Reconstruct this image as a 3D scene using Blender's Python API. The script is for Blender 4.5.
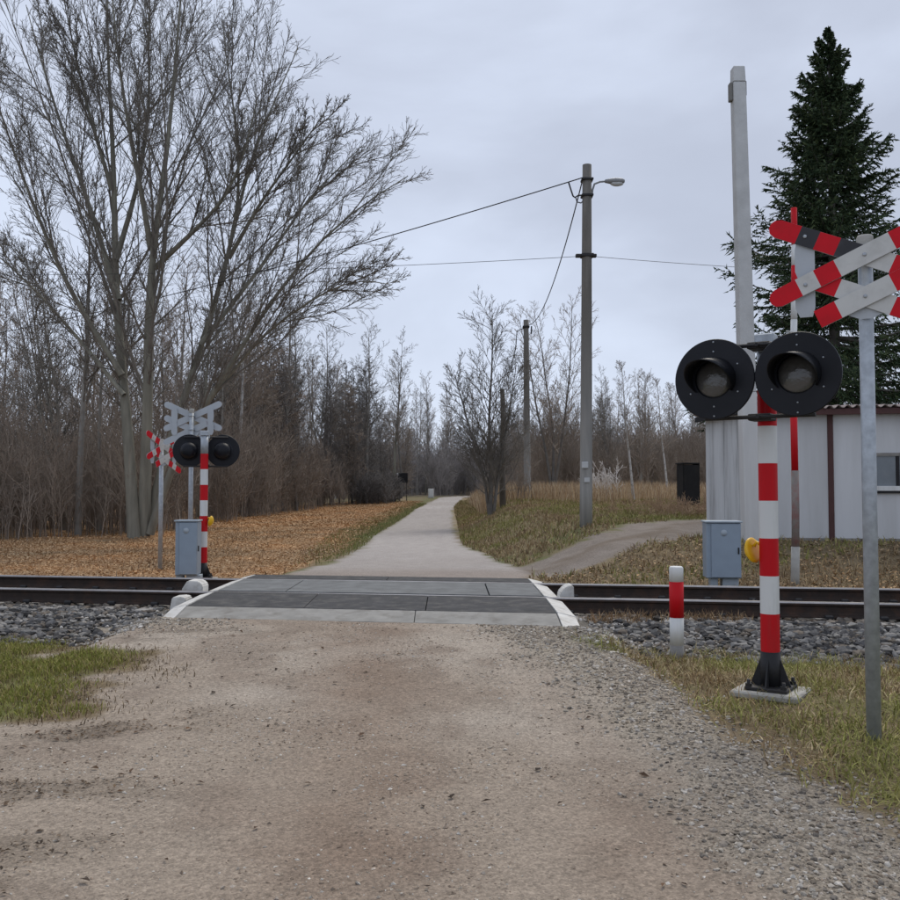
import bpy, bmesh, math, random
import numpy as np
from mathutils import Vector, Matrix

# ------------------------------------------------------------------ camera, sky, sun, exposure
S = bpy.context.scene
for o in list(bpy.data.objects):
    bpy.data.objects.remove(o)
COL = S.collection
CAM_H = 1.40
PITCH = math.atan(40 / 950)
cd = bpy.data.cameras.new('camera'); cam = bpy.data.objects.new('camera', cd); COL.objects.link(cam)
cam.location = (0, 0, CAM_H); cam.rotation_euler = (math.pi / 2 + PITCH, 0, 0)
cd.sensor_width = 36; cd.lens = 36 * 950 / 900; cd.clip_start = .05; cd.clip_end = 3000
S.camera = cam

W = bpy.data.worlds.new('World'); S.world = W; W.use_nodes = True
nt = W.node_tree; nt.nodes.clear()
def wn(t, **k):
    n = nt.nodes.new(t)
    for a, b in k.items(): setattr(n, a, b)
    return n
SUN_EL, SUN_AZ = math.radians(52), math.radians(200)
sky = wn('ShaderNodeTexSky', sky_type='NISHITA', sun_disc=False, sun_elevation=SUN_EL, sun_rotation=SUN_AZ)
bg1 = wn('ShaderNodeBackground'); bg1.inputs[1].default_value = .10
nt.links.new(sky.outputs[0], bg1.inputs[0])
tc = wn('ShaderNodeTexCoord'); mp = wn('ShaderNodeMapping'); mp.inputs['Scale'].default_value = (1, 1, 2.2)
mp.inputs['Location'].default_value = (.35, .1, .2)
nt.links.new(tc.outputs['Generated'], mp.inputs[0])
nz = wn('ShaderNodeTexNoise'); nz.inputs['Scale'].default_value = 1.7; nz.inputs['Detail'].default_value = 7
nz.inputs['Roughness'].default_value = .48; nz.inputs['Distortion'].default_value = .3
nt.links.new(mp.outputs[0], nz.inputs['Vector'])
cr = wn('ShaderNodeValToRGB'); cr.color_ramp.interpolation = 'EASE'
cr.color_ramp.elements[0].position = .36; cr.color_ramp.elements[0].color = (.40, .435, .525, 1)
cr.color_ramp.elements[1].position = .62; cr.color_ramp.elements[1].color = (.55, .605, .725, 1)
nt.links.new(nz.outputs[0], cr.inputs[0])
bg2 = wn('ShaderNodeBackground'); bg2.inputs[1].default_value = 1.0
nt.links.new(cr.outputs[0], bg2.inputs[0])
mx = wn('ShaderNodeMixShader'); mx.inputs[0].default_value = .92
nt.links.new(bg1.outputs[0], mx.inputs[1]); nt.links.new(bg2.outputs[0], mx.inputs[2])
ow = wn('ShaderNodeOutputWorld'); nt.links.new(mx.outputs[0], ow.inputs[0])

sd = bpy.data.lights.new('sun', 'SUN'); sun = bpy.data.objects.new('sun', sd); COL.objects.link(sun)
sd.energy = 1.5; sd.angle = math.radians(28); sd.color = (1, .93, .82)
sun.rotation_euler = (math.pi / 2 - SUN_EL, 0, math.radians(160)); sun.location = (0, 0, 30)
S.view_settings.view_transform = 'Standard'; S.view_settings.look = 'None'
S.view_settings.exposure = .45; S.view_settings.gamma = 1

# ------------------------------------------------------------------ helpers
RS = np.random.RandomState(7)
random.seed(3)
def lin(r, g, b):
    f = lambda c: (c / 255 / 12.92) if c / 255 <= .04045 else ((c / 255 + .055) / 1.055) ** 2.4
    return (f(r), f(g), f(b))
def at(px, py, Y):
    cx, cy = (px - 450) / 950, (450 - py) / 950
    yw = math.cos(PITCH) - math.sin(PITCH) * cy; zw = math.sin(PITCH) + math.cos(PITCH) * cy
    k = Y / yw
    return Vector((cx * k, Y, CAM_H + zw * k))
def smooth(a, b, x):
    t = np.clip((x - a) / (b - a), 0, 1); return t * t * (3 - 2 * t)
_tab = np.random.RandomState(11).rand(256, 256)
def vn(x, y, s=0):
    x = np.asarray(x, float) + s * 17.3; y = np.asarray(y, float) + s * 9.7
    xi = np.floor(x).astype(int); yi = np.floor(y).astype(int); fx = x - xi; fy = y - yi
    fx = fx * fx * (3 - 2 * fx); fy = fy * fy * (3 - 2 * fy)
    g = lambda a, b: _tab[a & 255, b & 255]
    return (g(xi, yi) * (1 - fx) + g(xi + 1, yi) * fx) * (1 - fy) + (g(xi, yi + 1) * (1 - fx) + g(xi + 1, yi + 1) * fx) * fy
def fbm(x, y, s=0, o=4):
    v = 0; a = .5; t = 0
    for i in range(o):
        v = v + a * vn(np.asarray(x) * 2 ** i, np.asarray(y) * 2 ** i, s + i); t += a; a *= .5
    return v / t

def raw_mesh(name, V, faces, col=None, smooth_=False, fmat=None):
    """faces: list of int arrays (n,k)"""
    me = bpy.data.meshes.new(name)
    V = np.ascontiguousarray(V, dtype=np.float32)
    me.vertices.add(len(V)); me.vertices.foreach_set('co', V.ravel())
    lv = np.concatenate([f.ravel() for f in faces]).astype(np.int32)
    tot = np.concatenate([np.full(len(f), f.shape[1]) for f in faces]).astype(np.int32)
    st = np.concatenate([[0], np.cumsum(tot)[:-1]]).astype(np.int32)
    me.loops.add(len(lv)); me.loops.foreach_set('vertex_index', lv)
    me.polygons.add(len(tot)); me.polygons.foreach_set('loop_start', st); me.polygons.foreach_set('loop_total', tot)
    if smooth_: me.polygons.foreach_set('use_smooth', np.ones(len(tot), bool))
    else: me.polygons.foreach_set('use_smooth', np.zeros(len(tot), bool))
    me.update(calc_edges=True)
    if col is not None:
        a = me.attributes.new('Col', 'FLOAT_COLOR', 'POINT')
        c = np.ones((len(V), 4), np.float32); c[:, :3] = col
        a.data.foreach_set('color', c.ravel())
    return me
def link(name, me, parent=None, mat=None):
    o = bpy.data.objects.new(name, me); COL.objects.link(o)
    if mat is not None:
        for m in (mat if isinstance(mat, (list, tuple)) else [mat]): me.materials.append(m)
    if parent is not None: o.parent = parent
    return o
def tag(o, label=None, cat=None, group=None, kind=None):
    if label: o['label'] = label
    if cat: o['category'] = cat
    if group: o['group'] = group
    if kind: o['kind'] = kind
    return o
def thing(name, label, cat, loc=(0, 0, 0), rz=0, group=None):
    o = bpy.data.objects.new(name, None); COL.objects.link(o)
    o.location = loc; o.rotation_euler = (0, 0, rz); o.empty_display_size = .2
    return tag(o, label, cat, group)
def copy_tree(o, parent=None):
    c = o.copy(); COL.objects.link(c); c.parent = parent
    for ch in list(o.children): copy_tree(ch, c)
    return c

class MB:
    def __init__(s): s.bm = bmesh.new(); s.mi = 0
    def _put(s, b2, M=None):
        if M is not None: b2.transform(M)
        me = bpy.data.meshes.new('t'); b2.to_mesh(me); b2.free()
        n = len(s.bm.faces); s.bm.from_mesh(me); bpy.data.meshes.remove(me)
        s.bm.faces.ensure_lookup_table()
        for f in s.bm.faces[n:]: f.material_index = s.mi
        return s
    def hexa(s, c8, bev=0, seg=1):
        b = bmesh.new(); v = [b.verts.new(c) for c in c8]
        for f in ((3, 2, 1, 0), (4, 5, 6, 7), (0, 1, 5, 4), (1, 2, 6, 5), (2, 3, 7, 6), (3, 0, 4, 7)): b.faces.new([v[i] for i in f])
        if bev: bmesh.ops.bevel(b, geom=b.edges[:], offset=bev, segments=seg, affect='EDGES', profile=.6)
        return s._put(b)
    def box(s, c, d, bev=0, M=None, seg=1):
        x, y, z = c; a, e, h = d[0] / 2, d[1] / 2, d[2] / 2
        p = [(x - a, y - e, z - h), (x + a, y - e, z - h), (x + a, y + e, z - h), (x - a, y + e, z - h),
             (x - a, y - e, z + h), (x + a, y - e, z + h), (x + a, y + e, z + h), (x - a, y + e, z + h)]
        if M is not None: p = [M @ Vector(q) for q in p]
        return s.hexa(p, bev, seg)
    def tube(s, pts, rr, n=12, caps=True, sm=True):
        pts = [Vector(p) for p in pts]; K = len(pts)
        if not hasattr(rr, '__len__'): rr = [rr] * K
        b = bmesh.new(); rings = []
        u = None
        for i, p in enumerate(pts):
            T = (pts[min(i + 1, K - 1)] - pts[max(i - 1, 0)]).normalized()
            if u is None:
                u = T.cross(Vector((0, 0, 1)) if abs(T.z) < .9 else Vector((1, 0, 0))).normalized()
            else:
                u = (u - T * u.dot(T)).normalized()
            v = T.cross(u)
            rings.append([b.verts.new(p + (u * math.cos(2 * math.pi * k / n) + v * math.sin(2 * math.pi * k / n)) * rr[i]) for k in range(n)])
        for i in range(K - 1):
            for k in range(n):
                f = b.faces.new((rings[i][k], rings[i][(k + 1) % n], rings[i + 1][(k + 1) % n], rings[i + 1][k])); f.smooth = sm
        if caps:
            b.faces.new(rings[0][::-1]); b.faces.new(rings[-1])
        return s._put(b)
    def prism(s, poly, M, th, bev=0):
        """2-D polygon (x,z) extruded along +y by th, then M"""
        b = bmesh.new()
        lo = [b.verts.new((x, 0, z)) for x, z in poly]; hi = [b.verts.new((x, th, z)) for x, z in poly]
        b.faces.new(lo); b.faces.new(hi[::-1]); n = len(poly)
        for i in range(n): b.faces.new((lo[(i + 1) % n], lo[i], hi[i], hi[(i + 1) % n]))
        if bev: bmesh.ops.bevel(b, geom=b.edges[:], offset=bev, segments=1, affect='EDGES')
        bmesh.ops.recalc_face_normals(b, faces=b.faces[:])
        return s._put(b, M)
    def lathe(s, prof, n=24, M=None, sm=True):
        """profile (r, h) turned about local -y axis (h grows toward -y)"""
        b = bmesh.new(); rings = []
        for r, h in prof:
            rings.append([b.verts.new((r * math.cos(2 * math.pi * k / n), -h, r * math.sin(2 * math.pi * k / n))) for k in range(n)] if r > 1e-6 else [b.verts.new((0, -h, 0))])
        for i in range(len(rings) - 1):
            A, B = rings[i], rings[i + 1]
            for k in range(n):
                k2 = (k + 1) % n
                if len(A) == 1 and len(B) == 1: continue
                if len(A) == 1: f = b.faces.new((A[0], B[k], B[k2]))
                elif len(B) == 1: f = b.faces.new((A[k], B[0], A[k2]))
                else: f = b.faces.new((A[k], B[k], B[k2], A[k2]))
                f.smooth = sm
        bmesh.ops.recalc_face_normals(b, faces=b.faces[:])
        return s._put(b, M)
    def build(s, name, mat, parent=None):
        me = bpy.data.meshes.new(name); s.bm.to_mesh(me); s.bm.free()
        return link(name, me, parent, mat)

# ------------------------------------------------------------------ materials
def newmat(name):
    m = bpy.data.materials.new(name); m.use_nodes = True
    n = m.node_tree.nodes; b = n['Principled BSDF']
    return m, m.node_tree, b
def weathered(name, c, rough=.6, var=.18, dirt=None, dirt_amt=.35, scale=6, bump=.15, bscale=60, metal=0, spec=.4, dscale=3, streak=False):
    """colour with cloudy variation, patches of dirt and fine relief"""
    m, t, b = newmat(name); L = t.links.new; N = t.nodes.new
    tc = N('ShaderNodeTexCoord'); src = tc.outputs['Object']
    if streak:
        mp = N('ShaderNodeMapping'); mp.inputs['Scale'].default_value = (1, 1, .12); L(src, mp.inputs[0]); src2 = mp.outputs[0]
    else: src2 = src
    oi = N('ShaderNodeObjectInfo')
    n1 = N('ShaderNodeTexNoise'); n1.inputs['Scale'].default_value = scale; n1.inputs['Detail'].default_value = 6; L(src2, n1.inputs['Vector'])
    r1 = N('ShaderNodeMapRange'); r1.inputs[1].default_value = .3; r1.inputs[2].default_value = .7
    r1.inputs[3].default_value = 1 - var; r1.inputs[4].default_value = 1 + var; L(n1.outputs[0], r1.inputs[0])
    mu = N('ShaderNodeVectorMath'); mu.operation = 'SCALE'; mu.inputs[0].default_value = c; L(r1.outputs[0], mu.inputs['Scale'])
    out = mu.outputs[0]
    if dirt is not None:
        n2 = N('ShaderNodeTexNoise'); n2.inputs['Scale'].default_value = dscale; n2.inputs['Detail'].default_value = 9; n2.inputs['Roughness'].default_value = .65; L(src2, n2.inputs['Vector'])
        r2 = N('ShaderNodeMapRange'); r2.inputs[1].default_value = .48; r2.inputs[2].default_value = .72
        r2.inputs[3].default_value = 0; r2.inputs[4].default_value = dirt_amt; r2.clamp = True; L(n2.outputs[0], r2.inputs[0])
        mi = N('ShaderNodeMix'); mi.data_type = 'RGBA'; L(r2.outputs[0], mi.inputs[0]); L(out, mi.inputs[6]); mi.inputs[7].default_value = (*dirt, 1); out = mi.outputs[2]
    L(out, b.inputs['Base Color'])
    b.inputs['Roughness'].default_value = rough; b.inputs['Metallic'].default_value = metal; b.inputs['Specular IOR Level'].default_value = spec
    if bump:
        n3 = N('ShaderNodeTexNoise'); n3.inputs['Scale'].default_value = bscale; n3.inputs['Detail'].default_value = 5; L(src2, n3.inputs['Vector'])
        bp = N('ShaderNodeBump'); bp.inputs['Strength'].default_value = bump; bp.inputs['Distance'].default_value = .02; L(n3.outputs[0], bp.inputs['Height']); L(bp.outputs[0], b.inputs['Normal'])
    return m
def colmat(name, rough=.85, var=.12, scale=40, transl=0, spec=.2):
    """uses the per-piece colour stored on the mesh"""
    m, t, b = newmat(name); L = t.links.new; N = t.nodes.new
    a = N('ShaderNodeAttribute'); a.attribute_name = 'Col'
    tc = N('ShaderNodeTexCoord'); n1 = N('ShaderNodeTexNoise'); n1.inputs['Scale'].default_value = scale; n1.inputs['Detail'].default_value = 3; L(tc.outputs['Object'], n1.inputs['Vector'])
    r1 = N('ShaderNodeMapRange'); r1.inputs[1].default_value = .3; r1.inputs[2].default_value = .7; r1.inputs[3].default_value = 1 - var; r1.inputs[4].default_value = 1 + var; L(n1.outputs[0], r1.inputs[0])
    mu = N('ShaderNodeVectorMath'); mu.operation = 'SCALE'; L(a.outputs['Color'], mu.inputs[0]); L(r1.outputs[0], mu.inputs['Scale'])
    L(mu.outputs[0], b.inputs['Base Color']); b.inputs['Roughness'].default_value = rough; b.inputs['Specular IOR Level'].default_value = spec
    return m

M = {}
M['red'] = weathered('red_paint', (.50, .004, .010), .5, .1, (.20, .035, .03), .55, bump=.05, spec=.2, dscale=7, streak=True)
M['white'] = weathered('white_paint', (.62, .63, .62), .55, .06, (.30, .28, .24), .55, bump=.05, dscale=7, streak=True)
M['refl_white'] = weathered('reflective_white', (.50, .50, .48), .5, .04, (.25, .24, .22), .3, bump=.02, dscale=9)
M['refl_red'] = weathered('reflective_red', (.52, .003, .012), .45, .06, (.25, .01, .01), .3, bump=.02, dscale=9, spec=.2)
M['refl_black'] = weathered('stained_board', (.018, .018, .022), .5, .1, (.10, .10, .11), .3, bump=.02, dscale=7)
M['back_grey'] = weathered('sign_back_grey', (.40, .43, .46), .5, .06, (.22, .22, .22), .3, bump=.03)
M['black'] = weathered('black_enamel', (.006, .007, .011), .45, .1, (.014, .014, .018), .5, bump=.02, spec=.25)
M['blackm'] = weathered('black_iron', (.012, .012, .014), .6, .15, (.05, .04, .03), .4, bump=.1)
M['galv'] = weathered('galvanised_steel', (.36, .39, .42), .48, .16, (.22, .24, .26), .5, metal=.35, scale=22, bump=.05, dscale=14)
M['lens'] = weathered('lamp_glass', (.085, .085, .083), .15, .2, (.045, .045, .045), .5, bump=.25, bscale=26, spec=.7)
M['yellow'] = weathered('yellow_plastic', (.72, .42, .01), .4, .06, (.4, .2, .02), .3, bump=.02)
M['cabinet'] = weathered('cabinet_grey_blue', (.25, .305, .365), .45, .05, (.30, .33, .36), .25, bump=.03, dscale=2)
M['cabinet_lt'] = weathered('cabinet_edge', (.34, .39, .43), .5, .06, bump=.03)
M['concrete'] = weathered('concrete', (.36, .35, .32), .85, .14, (.20, .18, .15), .5, scale=9, bump=.3, bscale=120)
M['conc_dark'] = weathered('concrete_stained', (.24, .23, .215), .88, .16, (.12, .11, .10), .5, scale=9, bump=.3, bscale=120)
M['rubber'] = weathered('crossing_rubber', (.062, .062, .064), .85, .18, (.17, .16, .145), .55, scale=5, bump=.25, bscale=160, dscale=7, spec=.12)
M['panel'] = weathered('worn_panel', (.165, .170, .170), .85, .16, (.10, .098, .095), .6, scale=4, bump=.25, bscale=160, dscale=6, spec=.12)
M['strip'] = weathered('edge_beam', (.27, .262, .243), .9, .16, (.15, .135, .115), .7, scale=5, bump=.25, bscale=150, dscale=6, spec=.12)
M['kerbw'] = weathered('white_kerb', (.55, .54, .51), .7, .12, (.28, .25, .21), .75, scale=8, bump=.2, bscale=90, dscale=7)
M['rust'] = weathered('rusty_rail', (.028, .019, .015), .8, .25, (.085, .04, .022), .6, scale=9, bump=.25, bscale=70, dscale=6)
M['steel'] = weathered('rail_head', (.36, .34, .33), .33, .12, (.17, .14, .12), .4, metal=.8, scale=9, bump=.03)
M['sleeper'] = weathered('concrete_sleeper', (.27, .26, .245), .85, .14, (.13, .10, .08), .6, scale=8, bump=.3, bscale=90)
M['pole'] = weathered('grey_pole', (.19, .185, .17), .85, .18, (.11, .105, .095), .5, scale=8, bump=.35, bscale=50, streak=True)
M['poledark'] = weathered('dark_wood', (.085, .078, .068), .85, .2, (.05, .045, .04), .5, scale=8, bump=.35, bscale=50, streak=True)
M['lime'] = weathered('limed_post', (.56, .56, .55), .8, .08, (.33, .32, .30), .4, scale=5, bump=.2, bscale=40, streak=True)
M['limegrey'] = weathered('limed_grey', (.47, .475, .47), .8, .08, (.33, .33, .32), .4, scale=5, bump=.2, bscale=40)
M['cable'] = weathered('cable', (.02, .02, .022), .6, .1, bump=0)
M['shed'] = weathered('shed_sheet', (.55, .56, .57), .6, .06, (.36, .36, .35), .55, scale=2, bump=.08, bscale=9, dscale=1.2, streak=True)
M['shedplank'] = weathered('shed_plank', (.53, .545, .555), .75, .12, (.17, .165, .16), .7, scale=3, bump=.2, bscale=30, dscale=4, streak=True)
M['brown'] = weathered('brown_batten', (.07, .028, .026), .7, .14, (.05, .03, .025), .4, bump=.15)
M['roof'] = weathered('fibre_cement', (.30, .25, .235), .85, .2, (.15, .13, .11), .6, scale=7, bump=.4, bscale=60)
M['darkroof'] = weathered('roof_felt', (.016, .016, .018), .8, .2, bump=.2)
M['glass'] = weathered('window_glass', (.10, .125, .145), .08, .25, (.18, .2, .21), .4, scale=2, bump=.02, spec=.8)
M['lampbody'] = weathered('lamp_body', (.22, .225, .23), .5, .1, bump=.05)
m, t, b = newmat('pole_gradient'); L = t.links.new; N = t.nodes.new
tc = N('ShaderNodeTexCoord'); mp = N('ShaderNodeMapping'); mp.inputs['Scale'].default_value = (1, 1, .1); L(tc.outputs['Object'], mp.inputs[0])
n1 = N('ShaderNodeTexNoise'); n1.inputs['Scale'].default_value = 9; n1.inputs['Detail'].default_value = 8; L(mp.outputs[0], n1.inputs['Vector'])
sx = N('ShaderNodeSeparateXYZ'); L(tc.outputs['Object'], sx.inputs[0])
ad = N('ShaderNodeMath'); ad.operation = 'MULTIPLY_ADD'; L(n1.outputs[0], ad.inputs[0]); ad.inputs[1].default_value = 3.0; L(sx.outputs[2], ad.inputs[2])
mr = N('ShaderNodeMapRange'); mr.inputs[1].default_value = 2.6; mr.inputs[2].default_value = 6.0; L(ad.outputs[0], mr.inputs[0])
mi = N('ShaderNodeMix'); mi.data_type = 'RGBA'; L(mr.outputs[0], mi.inputs[0]); mi.inputs[6].default_value = (.27, .265, .25, 1); mi.inputs[7].default_value = (.135, .125, .11, 1)
r1 = N('ShaderNodeMapRange'); r1.inputs[1].default_value = .3; r1.inputs[2].default_value = .7; r1.inputs[3].default_value = .75; r1.inputs[4].default_value = 1.25; L(n1.outputs[0], r1.inputs[0])
vs = N('ShaderNodeVectorMath'); vs.operation = 'SCALE'; L(mi.outputs[2], vs.inputs[0]); L(r1.outputs[0], vs.inputs['Scale']); L(vs.outputs[0], b.inputs['Base Color']); b.inputs['Roughness'].default_value = .9
bp = N('ShaderNodeBump'); bp.inputs['Strength'].default_value = .4; bp.inputs['Distance'].default_value = .02; L(n1.outputs[0], bp.inputs['Height']); L(bp.outputs[0], b.inputs['Normal'])
M['poleg'] = m
M['polelight'] = weathered('limed_pole', (.30, .295, .28), .85, .18, (.19, .185, .175), .5, scale=8, bump=.35, bscale=50, streak=True)
M['lampglass'] = weathered('lamp_bowl', (.45, .46, .46), .25, .08, bump=.02)
M['tar'] = weathered('tarred_box', (.008, .008, .009), .8, .3, (.03, .025, .02), .4, bump=.3)
M['bark'] = weathered('grey_green_bark', (.20, .192, .155), .9, .28, (.09, .082, .068), .7, scale=5, bump=.6, bscale=28, dscale=3.5, streak=True)
M['twig'] = weathered('twig_bark', (.15, .136, .118), .9, .25, bump=0, scale=2)
M['barkd'] = weathered('dark_bark', (.13, .12, .108), .92, .3, (.16, .15, .135), .4, scale=3, bump=.4, bscale=25)
M['barkm'] = weathered('grey_bark', (.25, .238, .215), .92, .3, (.15, .14, .12), .5, scale=3, bump=.4, bscale=25)
M['birch'] = weathered('birch_bark', (.42, .41, .39), .85, .12, (.05, .045, .04), .7, scale=3, bump=.3, bscale=25, dscale=5)
M['brush'] = weathered('brush_twigs', (.25, .207, .168), .92, .3, (.33, .275, .225), .5, scale=.4, bump=0, dscale=.6)
M['brushd'] = weathered('hazed_dark_brush', (.155, .143, .134), .92, .25, bump=0, scale=.5)  # dark twigs, lightened: haze over the distant trees is put into the colour
M['hazebrush'] = weathered('hazed_far_brush', (.27, .25, .24), .92, .25, bump=0, scale=.5)  # paler copy for the far wood, distance haze painted into its grey
M['straw'] = colmat('straw', .9)
M['grass'] = colmat('grass_blades', .75, spec=.25)
M['stone'] = colmat('stones', .95, .2, 60, spec=.08)
M['leaf'] = colmat('leaf_litter', .85)
M['needle'] = colmat('spruce_needles', .75, .2, 8, spec=.15)

# ------------------------------------------------------------------ terrain
TA = math.atan(.157); TX, TY = math.cos(TA), -math.sin(TA); NX, NY = math.sin(TA), math.cos(TA)
OY = 10.88
def soff(x, y): return NX * x + NY * (y - OY)
def trk(u, s, z=0): return Vector((u * TX + s * NX, OY + u * TY + s * NY, z))
def rc(y): return -.62 - .46 * smooth(17, 30, y) + 1.1 * smooth(58, 95, y) + (np.clip(y - 95, 0, None) / 40) ** 2 * 9
def road_half(y): return 1.2 + .62 * (1 - smooth(14, 26, y))
DT = np.array([(.6, 15.4), (1.8, 16.0), (3.2, 17.5), (4.3, 19.3), (4.9, 21.2), (6.5, 23.5), (10, 25.5), (16, 27)])
def dtrack(x, y):
    d = np.full(np.shape(x), 1e9)
    for (a, b), (c, e) in zip(DT[:-1], DT[1:]):
        vx, vy = c - a, e - b; t = np.clip(((x - a) * vx + (y - b) * vy) / (vx * vx + vy * vy), 0, 1)
        d = np.minimum(d, np.hypot(x - a - t * vx, y - b - t * vy))
    return d
def xl(y): return -2.45 - 1.1 * smooth(7.5, 8.5, y) - 6 * (1 - smooth(4.6, 5.9, y)) + .25 * (fbm(y * 1.3, y * 0 + 2, 5) - .5) * 2
def xr(y): return 1.2 + .17 * (8.2 - y)
def bankh(y): return .50 * smooth(13.4, 16.6, y) + .13 * smooth(17, 22, y) + .36 * smooth(23, 42, y) + .3 * smooth(50, 100, y)
def G(x, y):
    x = np.asarray(x, float); y = np.asarray(y, float); s = soff(x, y)
    front = s < .8
    inr = smooth(-3.5, -2.9, x) * (1 - smooth(1.3, 1.7, x))
    zf = -.05 * smooth(.9, 2.4, -s) + inr * .11 * smooth(5.2, 8.9, y) * (s < -1.55) + inr * .05 * smooth(.9, 2.4, -s)
    long = .62 * smooth(45, 105, y) + 1.6 * smooth(125, 190, y) + 4 * smooth(180, 320, y)
    inr2 = smooth(rc(y) - road_half(y) - .9, rc(y) - road_half(y), x) * (1 - smooth(rc(y) + road_half(y) - .1, rc(y) + road_half(y) + .5, x))
    zroad = .12 * (1 - smooth(14, 19, y)) * smooth(2.2, 2.75, s) + long
    zleft = -.12 * smooth(2.3, 3.1, s) * (1 - smooth(18, 34, y)) + .08 * smooth(25, 50, y) + long
    zright = bankh(y) * smooth(.75, 3.1, x - (rc(y) + .72 + .36 * smooth(19, 30, y)) + .5 * smooth(22, 32, y)) + long * .75
    side = smooth(-1, 1, x - rc(y))
    zb = zleft * (1 - side) + zright * side
    zb = zb * (1 - inr2) + zroad * inr2
    z = np.where(front, zf, zb)
    off = 1 - np.where(front, inr * (s < 2), inr2)
    dd = dtrack(x, y); off = off * smooth(.9, 1.4, dd)
    z = z + off * (fbm(x * 1.1, y * 1.1, 3) - .5) * .10 * smooth(.0, 1.0, np.abs(s - .8) - 2.0)
    z = z + (1 - off) * (fbm(x * .9, y * .9, 8) - .5) * .022 * smooth(1.4, 3, np.abs(s - .8))
    z = z + off * (fbm(x * .12, y * .12, 4) - .5) * .7 * smooth(30, 60, y) * smooth(3, 12, np.abs(x - rc(y)))
    z = z + .10 * np.exp(-((x - 2.3) ** 2 + (y - 6.5) ** 2) / 1.0)
    z = z - .05 * np.exp(-((dd - .55) / .22) ** 2) * (1 - inr2) * (s > 2.9)
    return z
def axis(lo, f0, f1, hi, st, grow):
    a = list(np.arange(f0, f1 + 1e-6, st)); d = st
    while a[-1] < hi: d *= grow; a.append(a[-1] + d)
    d = st; b = []
    c = f0
    while c > lo: d *= grow; c -= d; b.append(c)
    return np.array(b[::-1] + a)
gx = axis(-420, -6.2, 7.4, 420, .055, 1.06); gy = axis(-6, 3.0, 17.5, 700, .055, 1.038)
XX, YY = np.meshgrid(gx, gy); X1, Y1 = XX.ravel(), YY.ravel()
Z1 = G(X1, Y1); S1 = soff(X1, Y1)
def mixc(a, b, m): return a * (1 - m[:, None]) + np.array(b) * m[:, None]
fn = fbm(X1 * 2.2, Y1 * 2.2, 21); fn2 = fbm(X1 * .7, Y1 * .7, 22); fn3 = fbm(X1 * 7, Y1 * 7, 23, 3); fn4 = fbm(X1 * .15, Y1 * .15, 24)
C = np.tile(np.array((.165, .125, .075)), (len(X1), 1))
C = mixc(C, (.12, .12, .045), smooth(.42, .62, fn2 * .6 + fn * .4))
C = mixc(C, (.13, .14, .04), (S1 < -2.2) * smooth(0, .4, xl(Y1) - X1) * .8)
# front: compact road
jl = (fn - .5) * 1.1 + (fn3 - .5) * .4
mroad = smooth(-.12, .12, X1 - xl(Y1) + jl) * (1 - smooth(-.1, .12, X1 - xr(Y1) + jl * .5)) * (S1 < -1.5)
rcol = np.tile(np.array((.285, .236, .188)), (len(X1), 1))
rcol = mixc(rcol, (.33, .284, .235), smooth(.38, .68, fn2)); rcol = mixc(rcol, (.225, .180, .142), smooth(.52, .7, fn) * .7)
rut = np.exp(-((X1 + .55 + .06 * (Y1 - 6)) / .42) ** 2) + np.exp(-((X1 - .75) / .3) ** 2) * .5
rcol = mixc(rcol, (.20, .146, .108), np.clip(rut * .62 * (.3 + fn * 1.2), 0, .75))
mud = smooth(.55, .62, fbm(X1 * 1.1, Y1 * 3.2, 31, 6) * .8 + fbm(X1 * 9, Y1 * 14, 33, 3) * .2) * (1 - smooth(-2.2, -1.1, X1 + (fn2 - .5))) 
rcol = mixc(rcol, (.085, .066, .047), np.clip(mud, 0, 1) * .42)
mloose = smooth(-.95, -.45, X1 - xr(Y1) + jl * .8) * (Y1 > 2) * (1 - .0 * X1)
mloose = np.maximum(mloose, smooth(-2.35, -1.75, S1 + jl * .5) * smooth(1.0, 2.2, np.abs(X1 + .85)))
rcol = mixc(rcol, (.27, .24, .195), mloose * .7)
C = C * (1 - mroad[:, None]) + rcol * mroad[:, None]
stone = .5 * mroad + .4 * mroad * mloose
# ballast
mb = smooth(-2.55, -2.2, S1 + jl * .5) * (1 - smooth(2.5, 3.0, S1 + jl * .5)) * (1 - np.minimum(mroad, 1))
near = np.exp(-np.clip(np.abs(X1 + .85) - 2.1, 0, None) / .9)
bcol = np.tile(np.array((.055, .054, .052)), (len(X1), 1)); bcol = mixc(bcol, (.16, .145, .125), near)
C = C * (1 - mb[:, None]) + bcol * mb[:, None]; stone = np.maximum(stone, mb * .8)
# beyond the track
beyond = smooth(2.6, 3.1, S1)
side = X1 - rc(Y1)
leafm = beyond * (1 - smooth(-1.9, -1.5, side + jl * .6 + .5 * (1 - smooth(16, 24, Y1)))) * smooth(.0, .8, 1 - smooth(60, 80, Y1))
C = mixc(C, (.36, .225, .12), leafm * smooth(.25, .5, fn2 + .12)); C = mixc(C, (.26, .165, .095), leafm * smooth(.55, .7, fn) * .8)
grs = beyond * np.exp(-((side + 1.75) / .5) ** 2) * smooth(22, 30, Y1)
C = mixc(C, (.10, .105, .04), grs * .85)
bank = beyond * smooth(.1, .7, side - .9)
C = mixc(C, (.15, .125, .066), bank * .9); C = mixc(C, (.105, .11, .043), bank * smooth(.45, .62, fn * .5 + fn2 * .5) * (1 - smooth(18, 34, Y1) * .4))
C = mixc(C, (.19, .145, .09), bank * (1 - smooth(14.8, 16.6, Y1 - .25 * X1)) * .85)
C = mixc(C, (.30, .225, .135), bank * smooth(26, 36, Y1) * .8)
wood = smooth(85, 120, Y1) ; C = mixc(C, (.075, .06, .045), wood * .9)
rd = np.abs(X1 - rc(Y1)); je = jl * .35
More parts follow.
